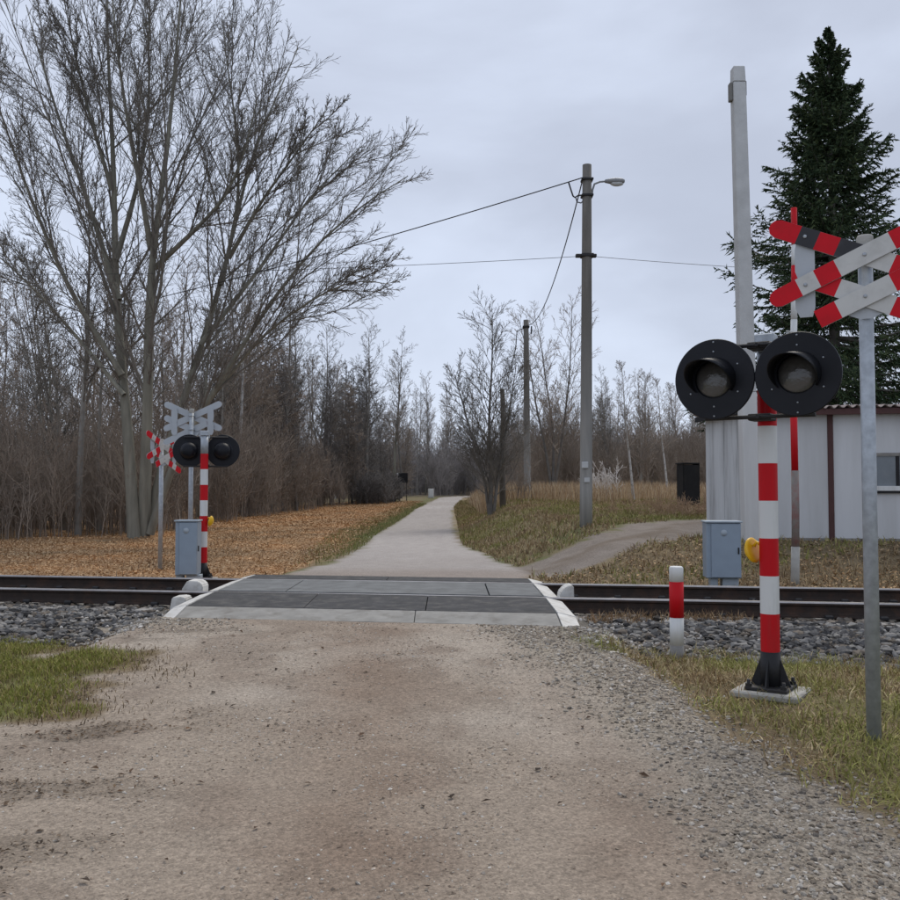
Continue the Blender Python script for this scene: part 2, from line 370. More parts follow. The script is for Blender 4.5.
mr2 = beyond * (1 - smooth(-.15, .15, rd - road_half(Y1) + je))
acol = np.tile(np.array((.315, .287, .265)), (len(X1), 1)); acol = mixc(acol, (.315, .285, .265), smooth(.45, .65, fn) * (1 - smooth(20, 30, Y1) * .7)); acol = mixc(acol, (.40, .37, .35), smooth(.5, .75, fn4) * .5)
acol = mixc(acol, (.25, .21, .18), (1 - smooth(14.3, 17, Y1)) * .8)
dd1 = dtrack(X1, Y1)
mdt = (S1 > 2.7) * (1 - smooth(.85, 1.15, dd1 + jl * .5))
dcol = np.tile(np.array((.195, .166, .142)), (len(X1), 1)); dcol = mixc(dcol, (.145, .115, .088), np.exp(-(dd1 / .28) ** 2) * .8); dcol = mixc(dcol, (.235, .205, .18), smooth(.5, .7, fn) * .5)
C = C * (1 - mdt[:, None]) + dcol * mdt[:, None]
C = C * (1 - mr2[:, None]) + acol * mr2[:, None]
C = C * (1 + (fn3 - .5)[:, None] * .25)
stone = np.maximum(stone, .2 * mr2 + .25 * mdt)

m, t, b = newmat('terrain'); L = t.links.new; N = t.nodes.new
a = N('ShaderNodeAttribute'); a.attribute_name = 'Col'; a2 = N('ShaderNodeAttribute'); a2.attribute_name = 'stony'
tc = N('ShaderNodeTexCoord')
n1 = N('ShaderNodeTexNoise'); n1.inputs['Scale'].default_value = 34; n1.inputs['Detail'].default_value = 9; n1.inputs['Roughness'].default_value = .78; L(tc.outputs['Object'], n1.inputs['Vector'])
r1 = N('ShaderNodeMapRange'); r1.inputs[1].default_value = .3; r1.inputs[2].default_value = .7; r1.inputs[3].default_value = .58; r1.inputs[4].default_value = 1.42; L(n1.outputs[0], r1.inputs[0])
vo = N('ShaderNodeTexVoronoi'); vo.inputs['Scale'].default_value = 95; vo.inputs['Randomness'].default_value = 1; L(tc.outputs['Object'], vo.inputs['Vector'])
bwn = N('ShaderNodeRGBToBW'); L(vo.outputs['Color'], bwn.inputs[0])
r2 = N('ShaderNodeMapRange'); r2.inputs[3].default_value = .45; r2.inputs[4].default_value = 1.6; L(bwn.outputs[0], r2.inputs[0])
mm = N('ShaderNodeMix'); mm.data_type = 'FLOAT'; L(a2.outputs['Fac'], mm.inputs[0]); mm.inputs[2].default_value = 1; L(r2.outputs[0], mm.inputs[3])
mu = N('ShaderNodeMath'); mu.operation = 'MULTIPLY'; L(r1.outputs[0], mu.inputs[0]); L(mm.outputs[0], mu.inputs[1])
vs = N('ShaderNodeVectorMath'); vs.operation = 'SCALE'; L(a.outputs['Color'], vs.inputs[0]); L(mu.outputs[0], vs.inputs['Scale']); L(vs.outputs[0], b.inputs['Base Color'])
b.inputs['Roughness'].default_value = .95; b.inputs['Specular IOR Level'].default_value = .15
bp = N('ShaderNodeBump'); bp.inputs['Strength'].default_value = .5; bp.inputs['Distance'].default_value = .012; L(n1.outputs[0], bp.inputs['Height'])
vm = N('ShaderNodeMath'); vm.operation = 'MULTIPLY'; L(vo.outputs['Distance'], vm.inputs[0]); L(a2.outputs['Fac'], vm.inputs[1])
bp2 = N('ShaderNodeBump'); bp2.invert = True; bp2.inputs['Strength'].default_value = .7; bp2.inputs['Distance'].default_value = .012; L(vm.outputs[0], bp2.inputs['Height']); L(bp.outputs[0], bp2.inputs['Normal']); L(bp2.outputs[0], b.inputs['Normal'])
M['terrain'] = m

nx_, ny_ = len(gx), len(gy)
idx = np.arange(nx_ * ny_).reshape(ny_, nx_)
Q = np.stack([idx[:-1, :-1], idx[:-1, 1:], idx[1:, 1:], idx[1:, :-1]], -1).reshape(-1, 4)
fm = lambda a: a[Q].mean(1)
kindf = np.zeros(len(Q), int)
kindf[fm(mb) > .5] = 4
kindf[fm(mdt) > .5] = 3
kindf[fm(mr2) > .5] = 2
kindf[(fm(mroad) > .5)] = 1
VV = np.stack([X1, Y1, Z1], 1)
for k, nm in enumerate(('ground', 'gravel_road', 'road', 'dirt_track', 'track_bed')):
    q = Q[kindf == k]; u, inv = np.unique(q, return_inverse=True)
    me = raw_mesh(nm, VV[u], [inv.reshape(-1, 4)], C[u], True)
    at_ = me.attributes.new('stony', 'FLOAT', 'POINT'); at_.data.foreach_set('value', stone[u].astype(np.float32))
    tag(link(nm, me, None, M['terrain']), kind='structure')

# ------------------------------------------------------------------ scatter builders
_t = (1 + 5 ** .5) / 2
ICO_V = np.array([(-1, _t, 0), (1, _t, 0), (-1, -_t, 0), (1, -_t, 0), (0, -1, _t), (0, 1, _t), (0, -1, -_t), (0, 1, -_t), (_t, 0, -1), (_t, 0, 1), (-_t, 0, -1), (-_t, 0, 1)]) / math.sqrt(1 + _t * _t)
ICO_F = np.array([(0, 11, 5), (0, 5, 1), (0, 1, 7), (0, 7, 10), (0, 10, 11), (1, 5, 9), (5, 11, 4), (11, 10, 2), (10, 7, 6), (7, 1, 8), (3, 9, 4), (3, 4, 2), (3, 2, 6), (3, 6, 8), (3, 8, 9), (4, 9, 5), (2, 4, 11), (6, 2, 10), (8, 6, 7), (9, 8, 1)])
OCT_V = np.array([(1, 0, 0), (-1, 0, 0), (0, 1, 0), (0, -1, 0), (0, 0, 1), (0, 0, -1.)]); OCT_F = np.array([(0, 2, 4), (2, 1, 4), (1, 3, 4), (3, 0, 4), (2, 0, 5), (1, 2, 5), (3, 1, 5), (0, 3, 5)])
def stones(name, P, size, col, fine=True, flat=.65, label=None, cat=None, sink=.25):
    n = len(P); BV, BF = (ICO_V, ICO_F) if fine else (OCT_V, OCT_F)
    k = len(BV)
    V = BV[None] * (1 + .42 * (RS.rand(n, k, 1) - .5) * 2)
    V = V * np.stack([1 + .5 * RS.rand(n), .7 + .4 * RS.rand(n), flat * (.7 + .6 * RS.rand(n))], -1)[:, None]
    tx = RS.randn(n) * .35; az = RS.rand(n) * 6.283
    ca, sa, ct, st = np.cos(az), np.sin(az), np.cos(tx), np.sin(tx)
    x, y, z = V[..., 0], V[..., 1], V[..., 2]
    y, z = y * ct[:, None] - z * st[:, None], y * st[:, None] + z * ct[:, None]
    x, y = x * ca[:, None] - y * sa[:, None], x * sa[:, None] + y * ca[:, None]
    V = np.stack([x, y, z], -1) * (size / 2)[:, None, None]
    V = V + P[:, None]; V[..., 2] += (size * (.5 - sink) * flat)[:, None]
    F = BF[None] + (np.arange(n) * k)[:, None, None]
    me = raw_mesh(name, V.reshape(-1, 3), [F.reshape(-1, 3)], np.repeat(col, k, 0))
    return tag(link(name, me, None, M['stone']), label, cat, kind='stuff')
def blades(name, P, h, w, col, lean=.5, mat='grass', label=None, cat=None):
    n = len(P); az = RS.rand(n) * 6.283; la = RS.rand(n) * 6.283; le = h * lean * (.3 + RS.rand(n))
    wx, wy = np.cos(az) * w / 2, np.sin(az) * w / 2; lx, ly = np.cos(la) * le, np.sin(la) * le
    z0 = np.zeros(n); hh = np.sqrt(np.maximum(h * h - le * le, (h * .25) ** 2))
    def pt(sx, t, bend, zz): return np.stack([P[:, 0] + wx * sx + lx * bend, P[:, 1] + wy * sx + ly * bend, P[:, 2] + hh * zz - .008 * (zz == 0)], -1)
    V = np.stack([pt(1, 0, 0, 0), pt(-1, 0, 0, 0), pt(-.75, 0, .35, .6), pt(.75, 0, .35, .6), pt(0, 0, 1, 1)], 1)
    b0 = (np.arange(n) * 5)[:, None]
    F4 = b0 + np.array([[0, 1, 2, 3]]); F3 = b0 + np.array([[3, 2, 4]])
    me = raw_mesh(name, V.reshape(-1, 3), [F4, F3], np.repeat(col, 5, 0))
    return tag(link(name, me, None, M[mat]), label, cat, kind='stuff')
def litter(name, P, sz, col, label=None, cat=None, lift=.012, tilt=.28):
    pn = fbm(P[:, 0] * .8, P[:, 1] * .8, 95)[:, None]; col = col * (.78 + .5 * pn) * (1 + (pn - .5) * np.array([[.3, 0, -.3]]))
    n = len(P); az = RS.rand(n) * 6.283; a = np.stack([np.cos(az), np.sin(az), RS.randn(n) * tilt], -1); bb = np.stack([-np.sin(az), np.cos(az), RS.randn(n) * tilt], -1)
    a *= sz[:, None]; bb *= (sz * (.35 + .4 * RS.rand(n)))[:, None]
    P = P + np.stack([RS.randn(n) * 0, RS.randn(n) * 0, lift + RS.rand(n) * lift * 2], -1)
    V = np.stack([P - a, P - bb * .9 + a * .1, P + a, P + bb], 1); V[:, 1, 2] += sz * .25; V[:, 3, 2] += sz * .25
    b0 = (np.arange(n) * 4)[:, None]
    F = np.concatenate([b0 + np.array([[0, 1, 2]]), b0 + np.array([[0, 2, 3]])])
    me = raw_mesh(name, V.reshape(-1, 3), [F], np.repeat(col, 4, 0))
    return tag(link(name, me, None, M['leaf']), label, cat, kind='stuff')
def sample(n, x0, x1, y0, y1, dens):
    x = RS.uniform(x0, x1, n); y = RS.uniform(y0, y1, n); k = RS.rand(n) < dens(x, y)
    x, y = x[k], y[k]; return np.stack([x, y, G(x, y)], -1)
def ramp(n, cols, j=.12):
    cols = np.array(cols); i = RS.randint(0, len(cols), n); return cols[i] * (1 + (RS.rand(n, 1) - .5) * 2 * j * 1.8)

deckmask = lambda x, y: (np.abs(x + .85) < 2.25) & (soff(x, y) > -1.62) & (soff(x, y) < 2.8)
def jit(x, y): return (fbm(x * 2.2, y * 2.2, 21) - .5) * 1.1
# ballast stones
def bd(x, y):
    s = soff(x, y); j = jit(x, y) * .5
    rail = (np.abs(s) > .085) & (np.abs(s - 1.59) > .085)
    return ((s + j > -2.45) & (s + j < 2.9) & ~deckmask(x, y) & rail & ~((s < -1.5) & (x > -2.9) & (x < 1.15))) * np.where(s > 0, .55, 1.)
P = sample(40000, -8, 8, 7.5, 15.5, bd)
sx = np.clip(np.abs(P[:, 0] + .85) - 2.2, 0, None); nearw = np.exp(-sx / (.55 + .5 * RS.rand(len(P))))
cc = ramp(len(P), [(.125, .122, .12), (.085, .083, .083), (.17, .165, .158), (.22, .21, .195), (.06, .058, .057), (.14, .12, .10)])
cl = ramp(len(P), [(.36, .34, .31), (.28, .255, .22), (.42, .40, .375), (.22, .195, .165)])
k = (RS.rand(len(P)) < nearw * 1.15)[:, None]; cc = np.where(k, cl, cc)
ss = soff(P[:, 0], P[:, 1]); sb = (ss > -.3)[:, None]; cc = np.where(sb, cc * .75 * np.array((1.1, 1, .9)), cc)
stones('ballast', P, np.where(k[:, 0], RS.uniform(.022, .05, len(P)), RS.uniform(.04, .095, len(P))), cc, label='grey crushed stone ballast along both sides of the rails', cat='ballast')
# loose gravel on the road
def gd(x, y):
    j = jit(x, y); s = soff(x, y)
    band = smooth(-1.0, -.3, x - xr(y) + j * .8) * (1 - smooth(.0, .35, x - xr(y) + j * .5))
    fr = smooth(-2.7, -1.9, s + j * .4) * smooth(.9, 2.2, np.abs(x + .85)) * (s < -1.62)
    return np.clip(np.maximum(band, fr), 0, 1) * (s < -1.62) * (x > -4.2)
P = sample(76000, -4.2, 2.6, 2.2, 9.6, gd)
sz = RS.gamma(3.0, .0049, len(P)).clip(.005, .027)
stones('loose_gravel', P, sz, ramp(len(P), [(.37, .335, .285), (.29, .25, .205), (.23, .195, .155), (.45, .415, .365), (.31, .26, .20), (.18, .16, .138)]), label='grey loose gravel along the edges of the foreground road', cat='gravel', sink=.3)
def pd(x, y): return (soff(x, y) < -1.65) & (x < xr(y)) & (x > xl(y) - .4)
P = sample(84000, -3.4, 2.1, 2.0, 9.5, lambda x, y: pd(x, y) * (.10 + .90 * smooth(.38, .68, fbm(x * 1.3, y * 1.3, 41))))
sz = RS.gamma(2.0, .0034, len(P)).clip(.0035, .022)
stones('pebbles', P, sz, ramp(len(P), [(.31, .26, .205), (.25, .195, .15), (.205, .16, .122), (.38, .33, .275), (.28, .225, .175), (.48, .45, .40)]), fine=False, label='small pebbles pressed into the brown dirt road', cat='pebbles', sink=.42)
# grass: left verge
def gl(x, y):
    j = jit(x, y); s = soff(x, y)
    e = smooth(-.1, .5, xl(y) - .12 - x - j) * (s < -2.25) * smooth(.20, .42, fbm(x * 1.5, y * 1.5, 61))
    return e
P = sample(105000, -5.6, -2.0, 4.9, 9.6, gl)
gcol = ramp(len(P), [(.22, .235, .05), (.26, .26, .06), (.31, .27, .08), (.17, .18, .04), (.34, .26, .12), (.23, .24, .05)], .2)
blades('grass', P, RS.uniform(.025, .075, len(P)), RS.uniform(.004, .008, len(P)), gcol, .75, label='short green grass on the left verge beside the ballast', cat='grass')
P = sample(60000, -5.6, -1.7, 4.6, 9.6, lambda x, y: (soff(x, y) < -2.1) * smooth(-.7, .25, xl(y) - x - jit(x, y)) * .3)
blades('dead_grass', P, RS.uniform(.02, .06, len(P)), RS.uniform(.004, .008, len(P)), ramp(len(P), [(.17, .115, .06), (.11, .075, .042), (.24, .18, .10)], .2), .95, 'straw', 'brown dead grass fringing the left verge', 'grass')
# grass: right verge
def gr(x, y):
    j = jit(x, y); return smooth(-.12, .4, x - xr(y) - .02 + j * .5) * (soff(x, y) < -2.1 - j * .4) * (.4 + .6 * smooth(.3, .55, fbm(x * 1.8, y * 1.8, 64)))
P = sample(90000, 1.0, 5.6, 3.2, 9.2, gr)
g1 = fbm(P[:, 0] * 1.3, P[:, 1] * 1.3, 66)[:, None] + (RS.rand(len(P), 1) - .5) * .35
gcol = np.where(g1 > .50, ramp(len(P), [(.27, .265, .075), (.31, .28, .095), (.21, .21, .06)], .2), ramp(len(P), [(.36, .27, .14), (.29, .20, .10), (.43, .35, .20), (.20, .135, .075)], .2))
blades('verge_grass', P, RS.uniform(.04, .13, len(P)), RS.uniform(.004, .010, len(P)), gcol, 1.25, label='mixed green and straw grass on the right verge below the signal', cat='grass')

# ------------------------------------------------------------------ railway track
RT = .20                      # rail top
track = thing('railway_track', 'single railway track with rusty rails crossing behind the deck', 'railway track', trk(0, .795, 0))
track.rotation_euler[2] = -TA
prof = [(-.066, 0), (.066, 0), (.066, .012), (.014, .028), (.009, .05), (.009, .115), (.034, .128), (.036, .150), (.030, .165), (-.030, .165), (-.036, .150), (-.034, .128), (-.009, .115), (-.009, .05), (-.014, .028), (-.066, .012)]
for s in (0, 1.59):
    n = len(prof); us = np.arange(-60, 60.1, 1.5); V = []; 
    for u in us:
        for a, h in prof: V.append((u, s - .795 + a, RT - .165 + h))
    F = []; 
    for i in range(len(us) - 1):
        for k in range(n): F.append((i * n + k, i * n + (k + 1) % n, (i + 1) * n + (k + 1) % n, (i + 1) * n + k))
    me = bpy.data.meshes.new('rail'); me.from_pydata(V, [], F); me.materials.append(M['rust']); me.materials.append(M['steel'])
    for i, p in enumerate(me.polygons):
        if i % n in (8, 9): p.material_index = 1
    me.flip_normals(); me.update()
    link('rail', me, track)
sl = MB()
for a, e in ((-1.35, -.3), (.3, 1.35)):
    sl.hexa([(-.14, a, -.16), (.14, a, -.16), (.14, e, -.16), (-.14, e, -.16), (-.10, a, .015 if a < -1 else -.02), (.10, a, .015 if a < -1 else -.02), (.10, e, -.02 if a < -1 else .015), (-.10, e, -.02 if a < -1 else .015)], .012)
sl.box((0, 0, -.10), (.2, .64, .14), .01)
for sg in (-.795, .795):
    sl.mi = 1
    for o in (-.10, .10): sl.box((0, sg + o, .035), (.09, .06, .045), .012)
so = sl.build('sleeper', [M['sleeper'], M['blackm']], track)
so.location = (-29.7, 0, .018)
for i in range(1, 110):
    u = -29.7 + i * .545
    c = so.copy(); COL.objects.link(c); c.location = (u, 0, .018 - random.random() * .006); c.rotation_euler = (0, 0, random.uniform(-.012, .012))

# ------------------------------------------------------------------ crossing deck
deck = thing('crossing_deck', 'grey and black panelled deck carrying the road over the rails', 'crossing deck', (-.85, 10.88, 0))
def dk(X, s, z):
    p = trk((X - s * NX) / TX, s, z); return p - Vector((-.85, 10.88, 0))
def panel(name, x0, x1, s0, s1, z0, z1, mat, bev=.008, base=.0, label=None):
    b = MB(); b.hexa([dk(x0, s0, base), dk(x1, s0, base), dk(x1, s1, base), dk(x0, s1, base), dk(x0, s0, z0), dk(x1, s0, z0), dk(x1, s1, z1), dk(x0, s1, z1)], bev, 2)
    o = b.build(name, mat, deck)
    if label: o['label'] = label
    return o
XL, XR = -2.78, 1.06
xs = [XL, -1.52, -.25, XR]
for i in range(3):
    panel('rubber_panel', xs[i] + .004, xs[i + 1] - .004, -1.185, -.05, .178, .203, M['rubber'])
for a, e in ((XL, -1.95), (-1.95, .45), (.45, XR)):
    panel('centre_panel', a + .007, e - .007, .115, 1.535, .203, .203, M['panel'])
for a, e in ((XL, -.85), (-.85, XR)):
    panel('rubber_panel', a + .004, e - .004, 1.645, 2.34, .203, .19, M['rubber'])
    panel('edge_beam', a + .003, e - .003, 2.352, 2.78, .188, .125, M['strip'])
for a, e in ((XL, -.35), (-.35, XR)):
    panel('edge_beam', a + .003, e - .003, -1.62, -1.198, .112, .176, M['strip'])
# white painted kerbs and ramp ends
for (a, e) in ((-2.96, XL - .006), (XR + .006, 1.25)):
    o_, i_ = (a, e) if a < -1 else (e, a)
    for s0, s1, z0, z1 in ((-1.66, -1.19, .112, .185), (-1.18, -.06, .19, .206), (.11, 1.53, .208, .208), (1.65, 2.3, .206, .196), (2.31, 2.75, .195, .13)):
        b = MB(); dz = -.045
        lo, hi = min(a, e), max(a, e); zl = dz if lo == o_ else 0; zh = dz if hi == o_ else 0
        b.hexa([dk(lo, s0, 0), dk(hi, s0, 0), dk(hi, s1, 0), dk(lo, s1, 0), dk(lo, s0, z0 + zl), dk(hi, s0, z0 + zh), dk(hi, s1, z1 + zh), dk(lo, s1, z1 + zl)], .012, 2)
        b.build('kerb_piece', M['kerbw'], deck)
def ramp_end(prof, s0, s1):
    b = MB(); n = len(prof); v = bmesh.new()
    A = [v.verts.new(dk(x, s0, z)) for x, z in prof]; B = [v.verts.new(dk(x, s1, z)) for x, z in prof]
    v.faces.new(A); v.faces.new(B[::-1])
    for i in range(n): v.faces.new((A[(i + 1) % n], A[i], B[i], B[(i + 1) % n]))
    bmesh.ops.bevel(v, geom=v.edges[:], offset=.012, segments=2, affect='EDGES'); bmesh.ops.recalc_face_normals(v, faces=v.faces[:])
    b._put(v); b.build('ramp_end', M['kerbw'], deck)
ramp_end([(-3.27, 0), (-2.975, 0), (-2.975, .25), (-3.03, .30), (-3.17, .305), (-3.24, .20)], .13, .42)
ramp_end([(-3.24, 0), (-3.03, 0), (-3.04, .15), (-3.09, .17), (-3.21, .16)], -.36, -.09)
ramp_end([(1.225, 0), (1.41, 0), (1.40, .315), (1.36, .325), (1.30, .29), (1.25, .23)], .13, .42)

# ------------------------------------------------------------------ level crossing signal
SCREW = [None]
def make_signal(label, loc, rz):
    t = thing('crossing_signal', label, 'signal', loc, rz, 'level crossing light signals')
    b = MB(); b.box((0, 0, .015), (.44, .40, .05), .012); b.build('concrete_foot', M['concrete'], t)
    b = MB(); b.box((0, 0, .052), (.28, .28, .024), .005)
    for k in range(4):
        R = Matrix.Rotation(k * math.pi / 2, 4, 'Z')
        b.prism([(.058, .064), (.135, .064), (.066, .24)], R @ Matrix.Translation((0, -.005, 0)), .01)
        b.tube([R @ Vector((.115, .115, .05)), R @ Vector((.115, .115, .11))], .012, 8)
        b.tube([R @ Vector((.115, .115, .064)), R @ Vector((.115, .115, .084))], .022, 6, sm=False)
    b.build('base_flange', M['blackm'], t)
    b = MB(); z = .06; r = .0625
    segs = [(.29, 2)] + [(.253, i % 2) for i in range(7)] + [(2.44 - .29 - 7 * .253 - .0, 3)]
    zz = .05
    for i, (h, mi) in enumerate(segs):
        b.mi = mi; z1 = .05 + .29 + max(0, i - 0) * .253 if i < 8 else 2.345
        if i == 0: z1 = .29
        elif i < 8: z1 = .29 + i * .253
        b.tube([(0, 0, zz), (0, 0, z1)], r if mi != 2 else r + .003, 24, caps=(i in (0, 8))); zz = z1
    b.build('mast', [M['red'], M['white'], M['blackm'], M['galv']], t)
    b = MB(); b.box((0, 0, 2.395), (.13, .12, .085), .01); b.box((0, -.055, 2.34), (.16, .03, .05), .008); b.build('mast_cap', M['galv'], t)
    for z in (2.34, 1.86):
        b = MB(); b.tube([(-.36, -.19, z), (.36, -.19, z)], .014, 10); b.box((0, -.12, z), (.15, .15, .045), .006)
        b.tube([(0, -.19, z), (0, -.23, z)], .014, 6)
        if z < 2: b.box((0, -.195, z), (.42, .035, .02), .004)
        b.build('cross_arm', M['blackm'], t)
    for sx in (-1, 1):
        c = Vector((sx * .272, -.235, 2.12)); T = Matrix.Translation(c)
        lb = MB(); lb.lathe([(0, .0), (.12, .0), (.165, .02), (.268, .022), (.272, .028), (.272, .040), (.268, .045), (.13, .047), (.126, .03), (0, .03)], 64, T, sm=False)
        lp = lb.build('lamp_disc', M['black'], t)
        hb = MB(); hb.lathe([(0, -.17), (.07, -.165), (.115, -.13), (.135, -.07), (.14, .01)], 28, T); hb.box(c + Vector((0, .12, .05)), (.05, .05, .1), .01); hb.build('housing', M['black'], lp)
        gb = MB(); gb.lathe([(.122, .034), (.118, .05), (.09, .062), (.05, .070), (0, .073)], 32, T); gb.build('lens', M['lens'], lp)
        # visor: tube cut on a slant, long on top
        v = bmesh.new(); rings = []; nn = 40
        for k in range(nn + 1):
            a = math.radians(-35 + 250 * k / nn); top = max(0, math.sin(a) * .62 + .38); ln = .045 + .27 * top ** .9
            o1 = (.150 * math.cos(a), -.03, .150 * math.sin(a)); o2 = (.146 * math.cos(a), -.03 - ln, .146 * math.sin(a) - .045 * top)
            i1 = (.1465 * math.cos(a), -.03, .1465 * math.sin(a)); i2 = (.1425 * math.cos(a), -.03 - ln, .1425 * math.sin(a) - .045 * top)
            rings.append([v.verts.new(q) for q in (o1, o2, i2, i1)])
        for A, B in zip(rings[:-1], rings[1:]):
            for q in range(4):
                f = v.faces.new((A[q], A[(q + 1) % 4], B[(q + 1) % 4], B[q])); f.smooth = q in (0, 2)
        v.faces.new(rings[0][::-1]); v.faces.new(rings[-1]); bmesh.ops.recalc_face_normals(v, faces=v.faces[:])
        vb = MB(); vb._put(v, T); vb.build('visor', M['black'], lp)
        spots = [(.185, math.pi / 2 + k * math.pi / 3) for k in range(6)] + [(.25, math.pi / 2), (.25, -math.pi / 2)]
        for rr, a in spots:
            if SCREW[0] is None:
                sb = MB(); sb.lathe([(.006, .046), (.006, .051), (0, .053)], 8); so_ = sb.build('screw', M['galv'], lp); SCREW[0] = so_.data
            else: so_ = link('screw', SCREW[0], lp)
            so_.location = c + Vector((rr * math.cos(a), 0, rr * math.sin(a)))
    b = MB(); b.lathe([(0, -.045), (.05, -.04), (.085, -.01), (.088, 0), (.07, .005), (0, .0)], 20, Matrix.Translation((-.105, .0, .965)) @ Matrix.Rotation(math.radians(75), 4, 'Z') @ Matrix.Rotation(math.radians(-12), 4, 'X'))
    b.tube([(-.05, 0, 1.0), (-.085, 0, 1.02), (-.10, 0, .99)], .012, 8)
    b.build('warning_bell', M['yellow'], t)
    return t
mp_ = at(771, 692, 6.45)
ARM = math.radians(-34)
sig = make_signal('tall black twin-lamp signal on striped mast in the foreground right verge', (mp_.x, 6.45, G(mp_.x, 6.45) - .005), ARM)
p = at(203, 583, 15.5)
sig2 = copy_tree(sig); sig2.location = (p.x, 15.5, -.07); sig2.rotation_euler[2] = math.radians(180 + 8)
sig2['label'] = 'distant twin-lamp signal seen from behind on the far side of the track'

# ------------------------------------------------------------------ double crossbuck signs
def board(t, cx, cz, ang, half, mats, y, rnd0=True, start=-1):
    """one board: pieces along its length, rounded ends; front faces -y; grey back; each piece painted flat"""
    w = .108; b = MB(); cuts = [0, .165, .27, .385]; L2 = half
    full = [-.565, -.39, -.28, -.158, -.03, .158, .28, .39, .565]
    R = Matrix.Translation((cx, y, cz)) @ Matrix.Rotation(-ang, 4, 'Y')
    for i in range(8):
        x0, x1 = full[i], full[i + 1]
        if x1 <= start: continue
        x0 = max(x0, start)
        if i == 0: poly = [(x1, -w / 2), (x1, w / 2), (x0 + .05, w / 2), (x0 + .016, w / 2 - .014), (x0, w / 2 - .04), (x0, -w / 2 + .04), (x0 + .016, -w / 2 + .014), (x0 + .05, -w / 2)]
        elif i == 7: poly = [(x0, -w / 2), (x1 - .05, -w / 2), (x1 - .016, -w / 2 + .014), (x1, -w / 2 + .04), (x1, w / 2 - .04), (x1 - .016, w / 2 - .014), (x1 - .05, w / 2), (x0, w / 2)]
        else: poly = [(x0, -w / 2), (x1, -w / 2), (x1, w / 2), (x0, w / 2)]
        b.mi = mats[i]; b.prism(poly, R, .004)
        poly2 = [(px_ * 1.0, pz * 1.02) for px_, pz in poly]
        b.mi = 3; b.prism(poly2, R @ Matrix.Translation((0, .0042, 0)), .006)
    return b.build('board', [M['refl_red'], M['refl_white'], M['refl_black'], M['back_grey']], t)
def make_cross(label, loc, rz, dark=False, h=2.88):
    t = thing('crossbuck_sign', label, 'crossbuck sign', loc, rz, 'double crossbuck signs')
    b = MB(); b.tube([(0, 0, -.1), (0, 0, h)], .040, 20); b.build('pole', M['galv'], t)
    b = MB(); b.lathe([(.046, .05), (.046, -.01), (.04, -.022), (0, -.028)], 20, Matrix.Translation((0, 0, h - .02)) @ Matrix.Rotation(math.pi / 2, 4, 'X')); b.build('pole_cap', M['concrete'], t)
    A = math.radians(24); rw = [0, 1, 0, 1, 1, 0, 1, 0]
    zu, zl = h - .125, h - .365
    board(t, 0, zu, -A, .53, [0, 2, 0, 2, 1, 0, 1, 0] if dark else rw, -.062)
    board(t, 0, zu, A, .53, rw, -.078)
    board(t, 0, zl, -A, .53, rw, -.062, start=-.28)
    board(t, 0, zl, A, .53, rw, -.078, start=-.28)
    for sx in (-1, 1):           # rounded back plates tying the boards together
        b = MB()
        for zc, hh in ((zu + .01, .26), (zl + .02, .22)):
            poly = [(-.035, -hh / 2), (.035, -hh / 2), (.05, -hh / 4), (.05, hh / 4), (.035, hh / 2), (-.045, hh / 2), (-.06, hh / 4), (-.06, -hh / 4)]
            poly = [(sx * -q[0], q[1]) for q in poly]
            b.prism(poly, Matrix.Translation((sx * .32, -.045 - (.002 if zc == zu else 0), zc)), .004)
        b.build('back_plate', M['back_grey'], t)
    b = MB(); b.prism([(-.13, .06), (-.09, .0), (-.03, -.025), (.03, -.025), (.09, .0), (.13, .06)], Matrix.Translation((0, -.047, zl - .10)), .004); b.build('back_plate', M['back_grey'], t)
    for bx_, bz_, by_ in ((0, zu, -.080), (0, zl, -.080), (-.32, zu - .145, -.080), (.32, zu + .145, -.080), (.32, zl + .145, -.080), (-.32, zu + .145, -.064), (.32, zu - .145, -.064), (.32, zl - .145, -.064)):
        b = MB(); b.lathe([(.011, 0), (.011, .004), (.006, .007), (0, .007)], 8, Matrix.Translation((bx_, by_, bz_))); b.build('bolt', M['galv'], t)
    for z in (zu, zl):
        b = MB(); b.box((0, -.044, z), (.12, .012, .05), .003); b.tube([(-.05, -.04, z), (-.045, .03, z), (0, .047, z), (.045, .03, z), (.05, -.04, z)], .008, 6); b.build('clamp', M['galv'], t)
    return t
p = at(874, 735, 5.45)
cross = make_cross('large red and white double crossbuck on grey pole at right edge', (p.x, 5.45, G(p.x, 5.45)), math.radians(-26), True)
p = at(190, 560, 16.6)
c2 = copy_tree(cross); c2.location = (p.x, 16.6, -.06); c2.rotation_euler[2] = math.radians(180 - 4); c2['label'] = 'grey back of a crossbuck behind the distant signal'
p = at(160, 570, 17.6)
c3 = make_cross('crossbuck turned nearly edge-on, on thin pole left of the distant signal', (p.x, 17.6, -.1), math.radians(70), False, 2.44)

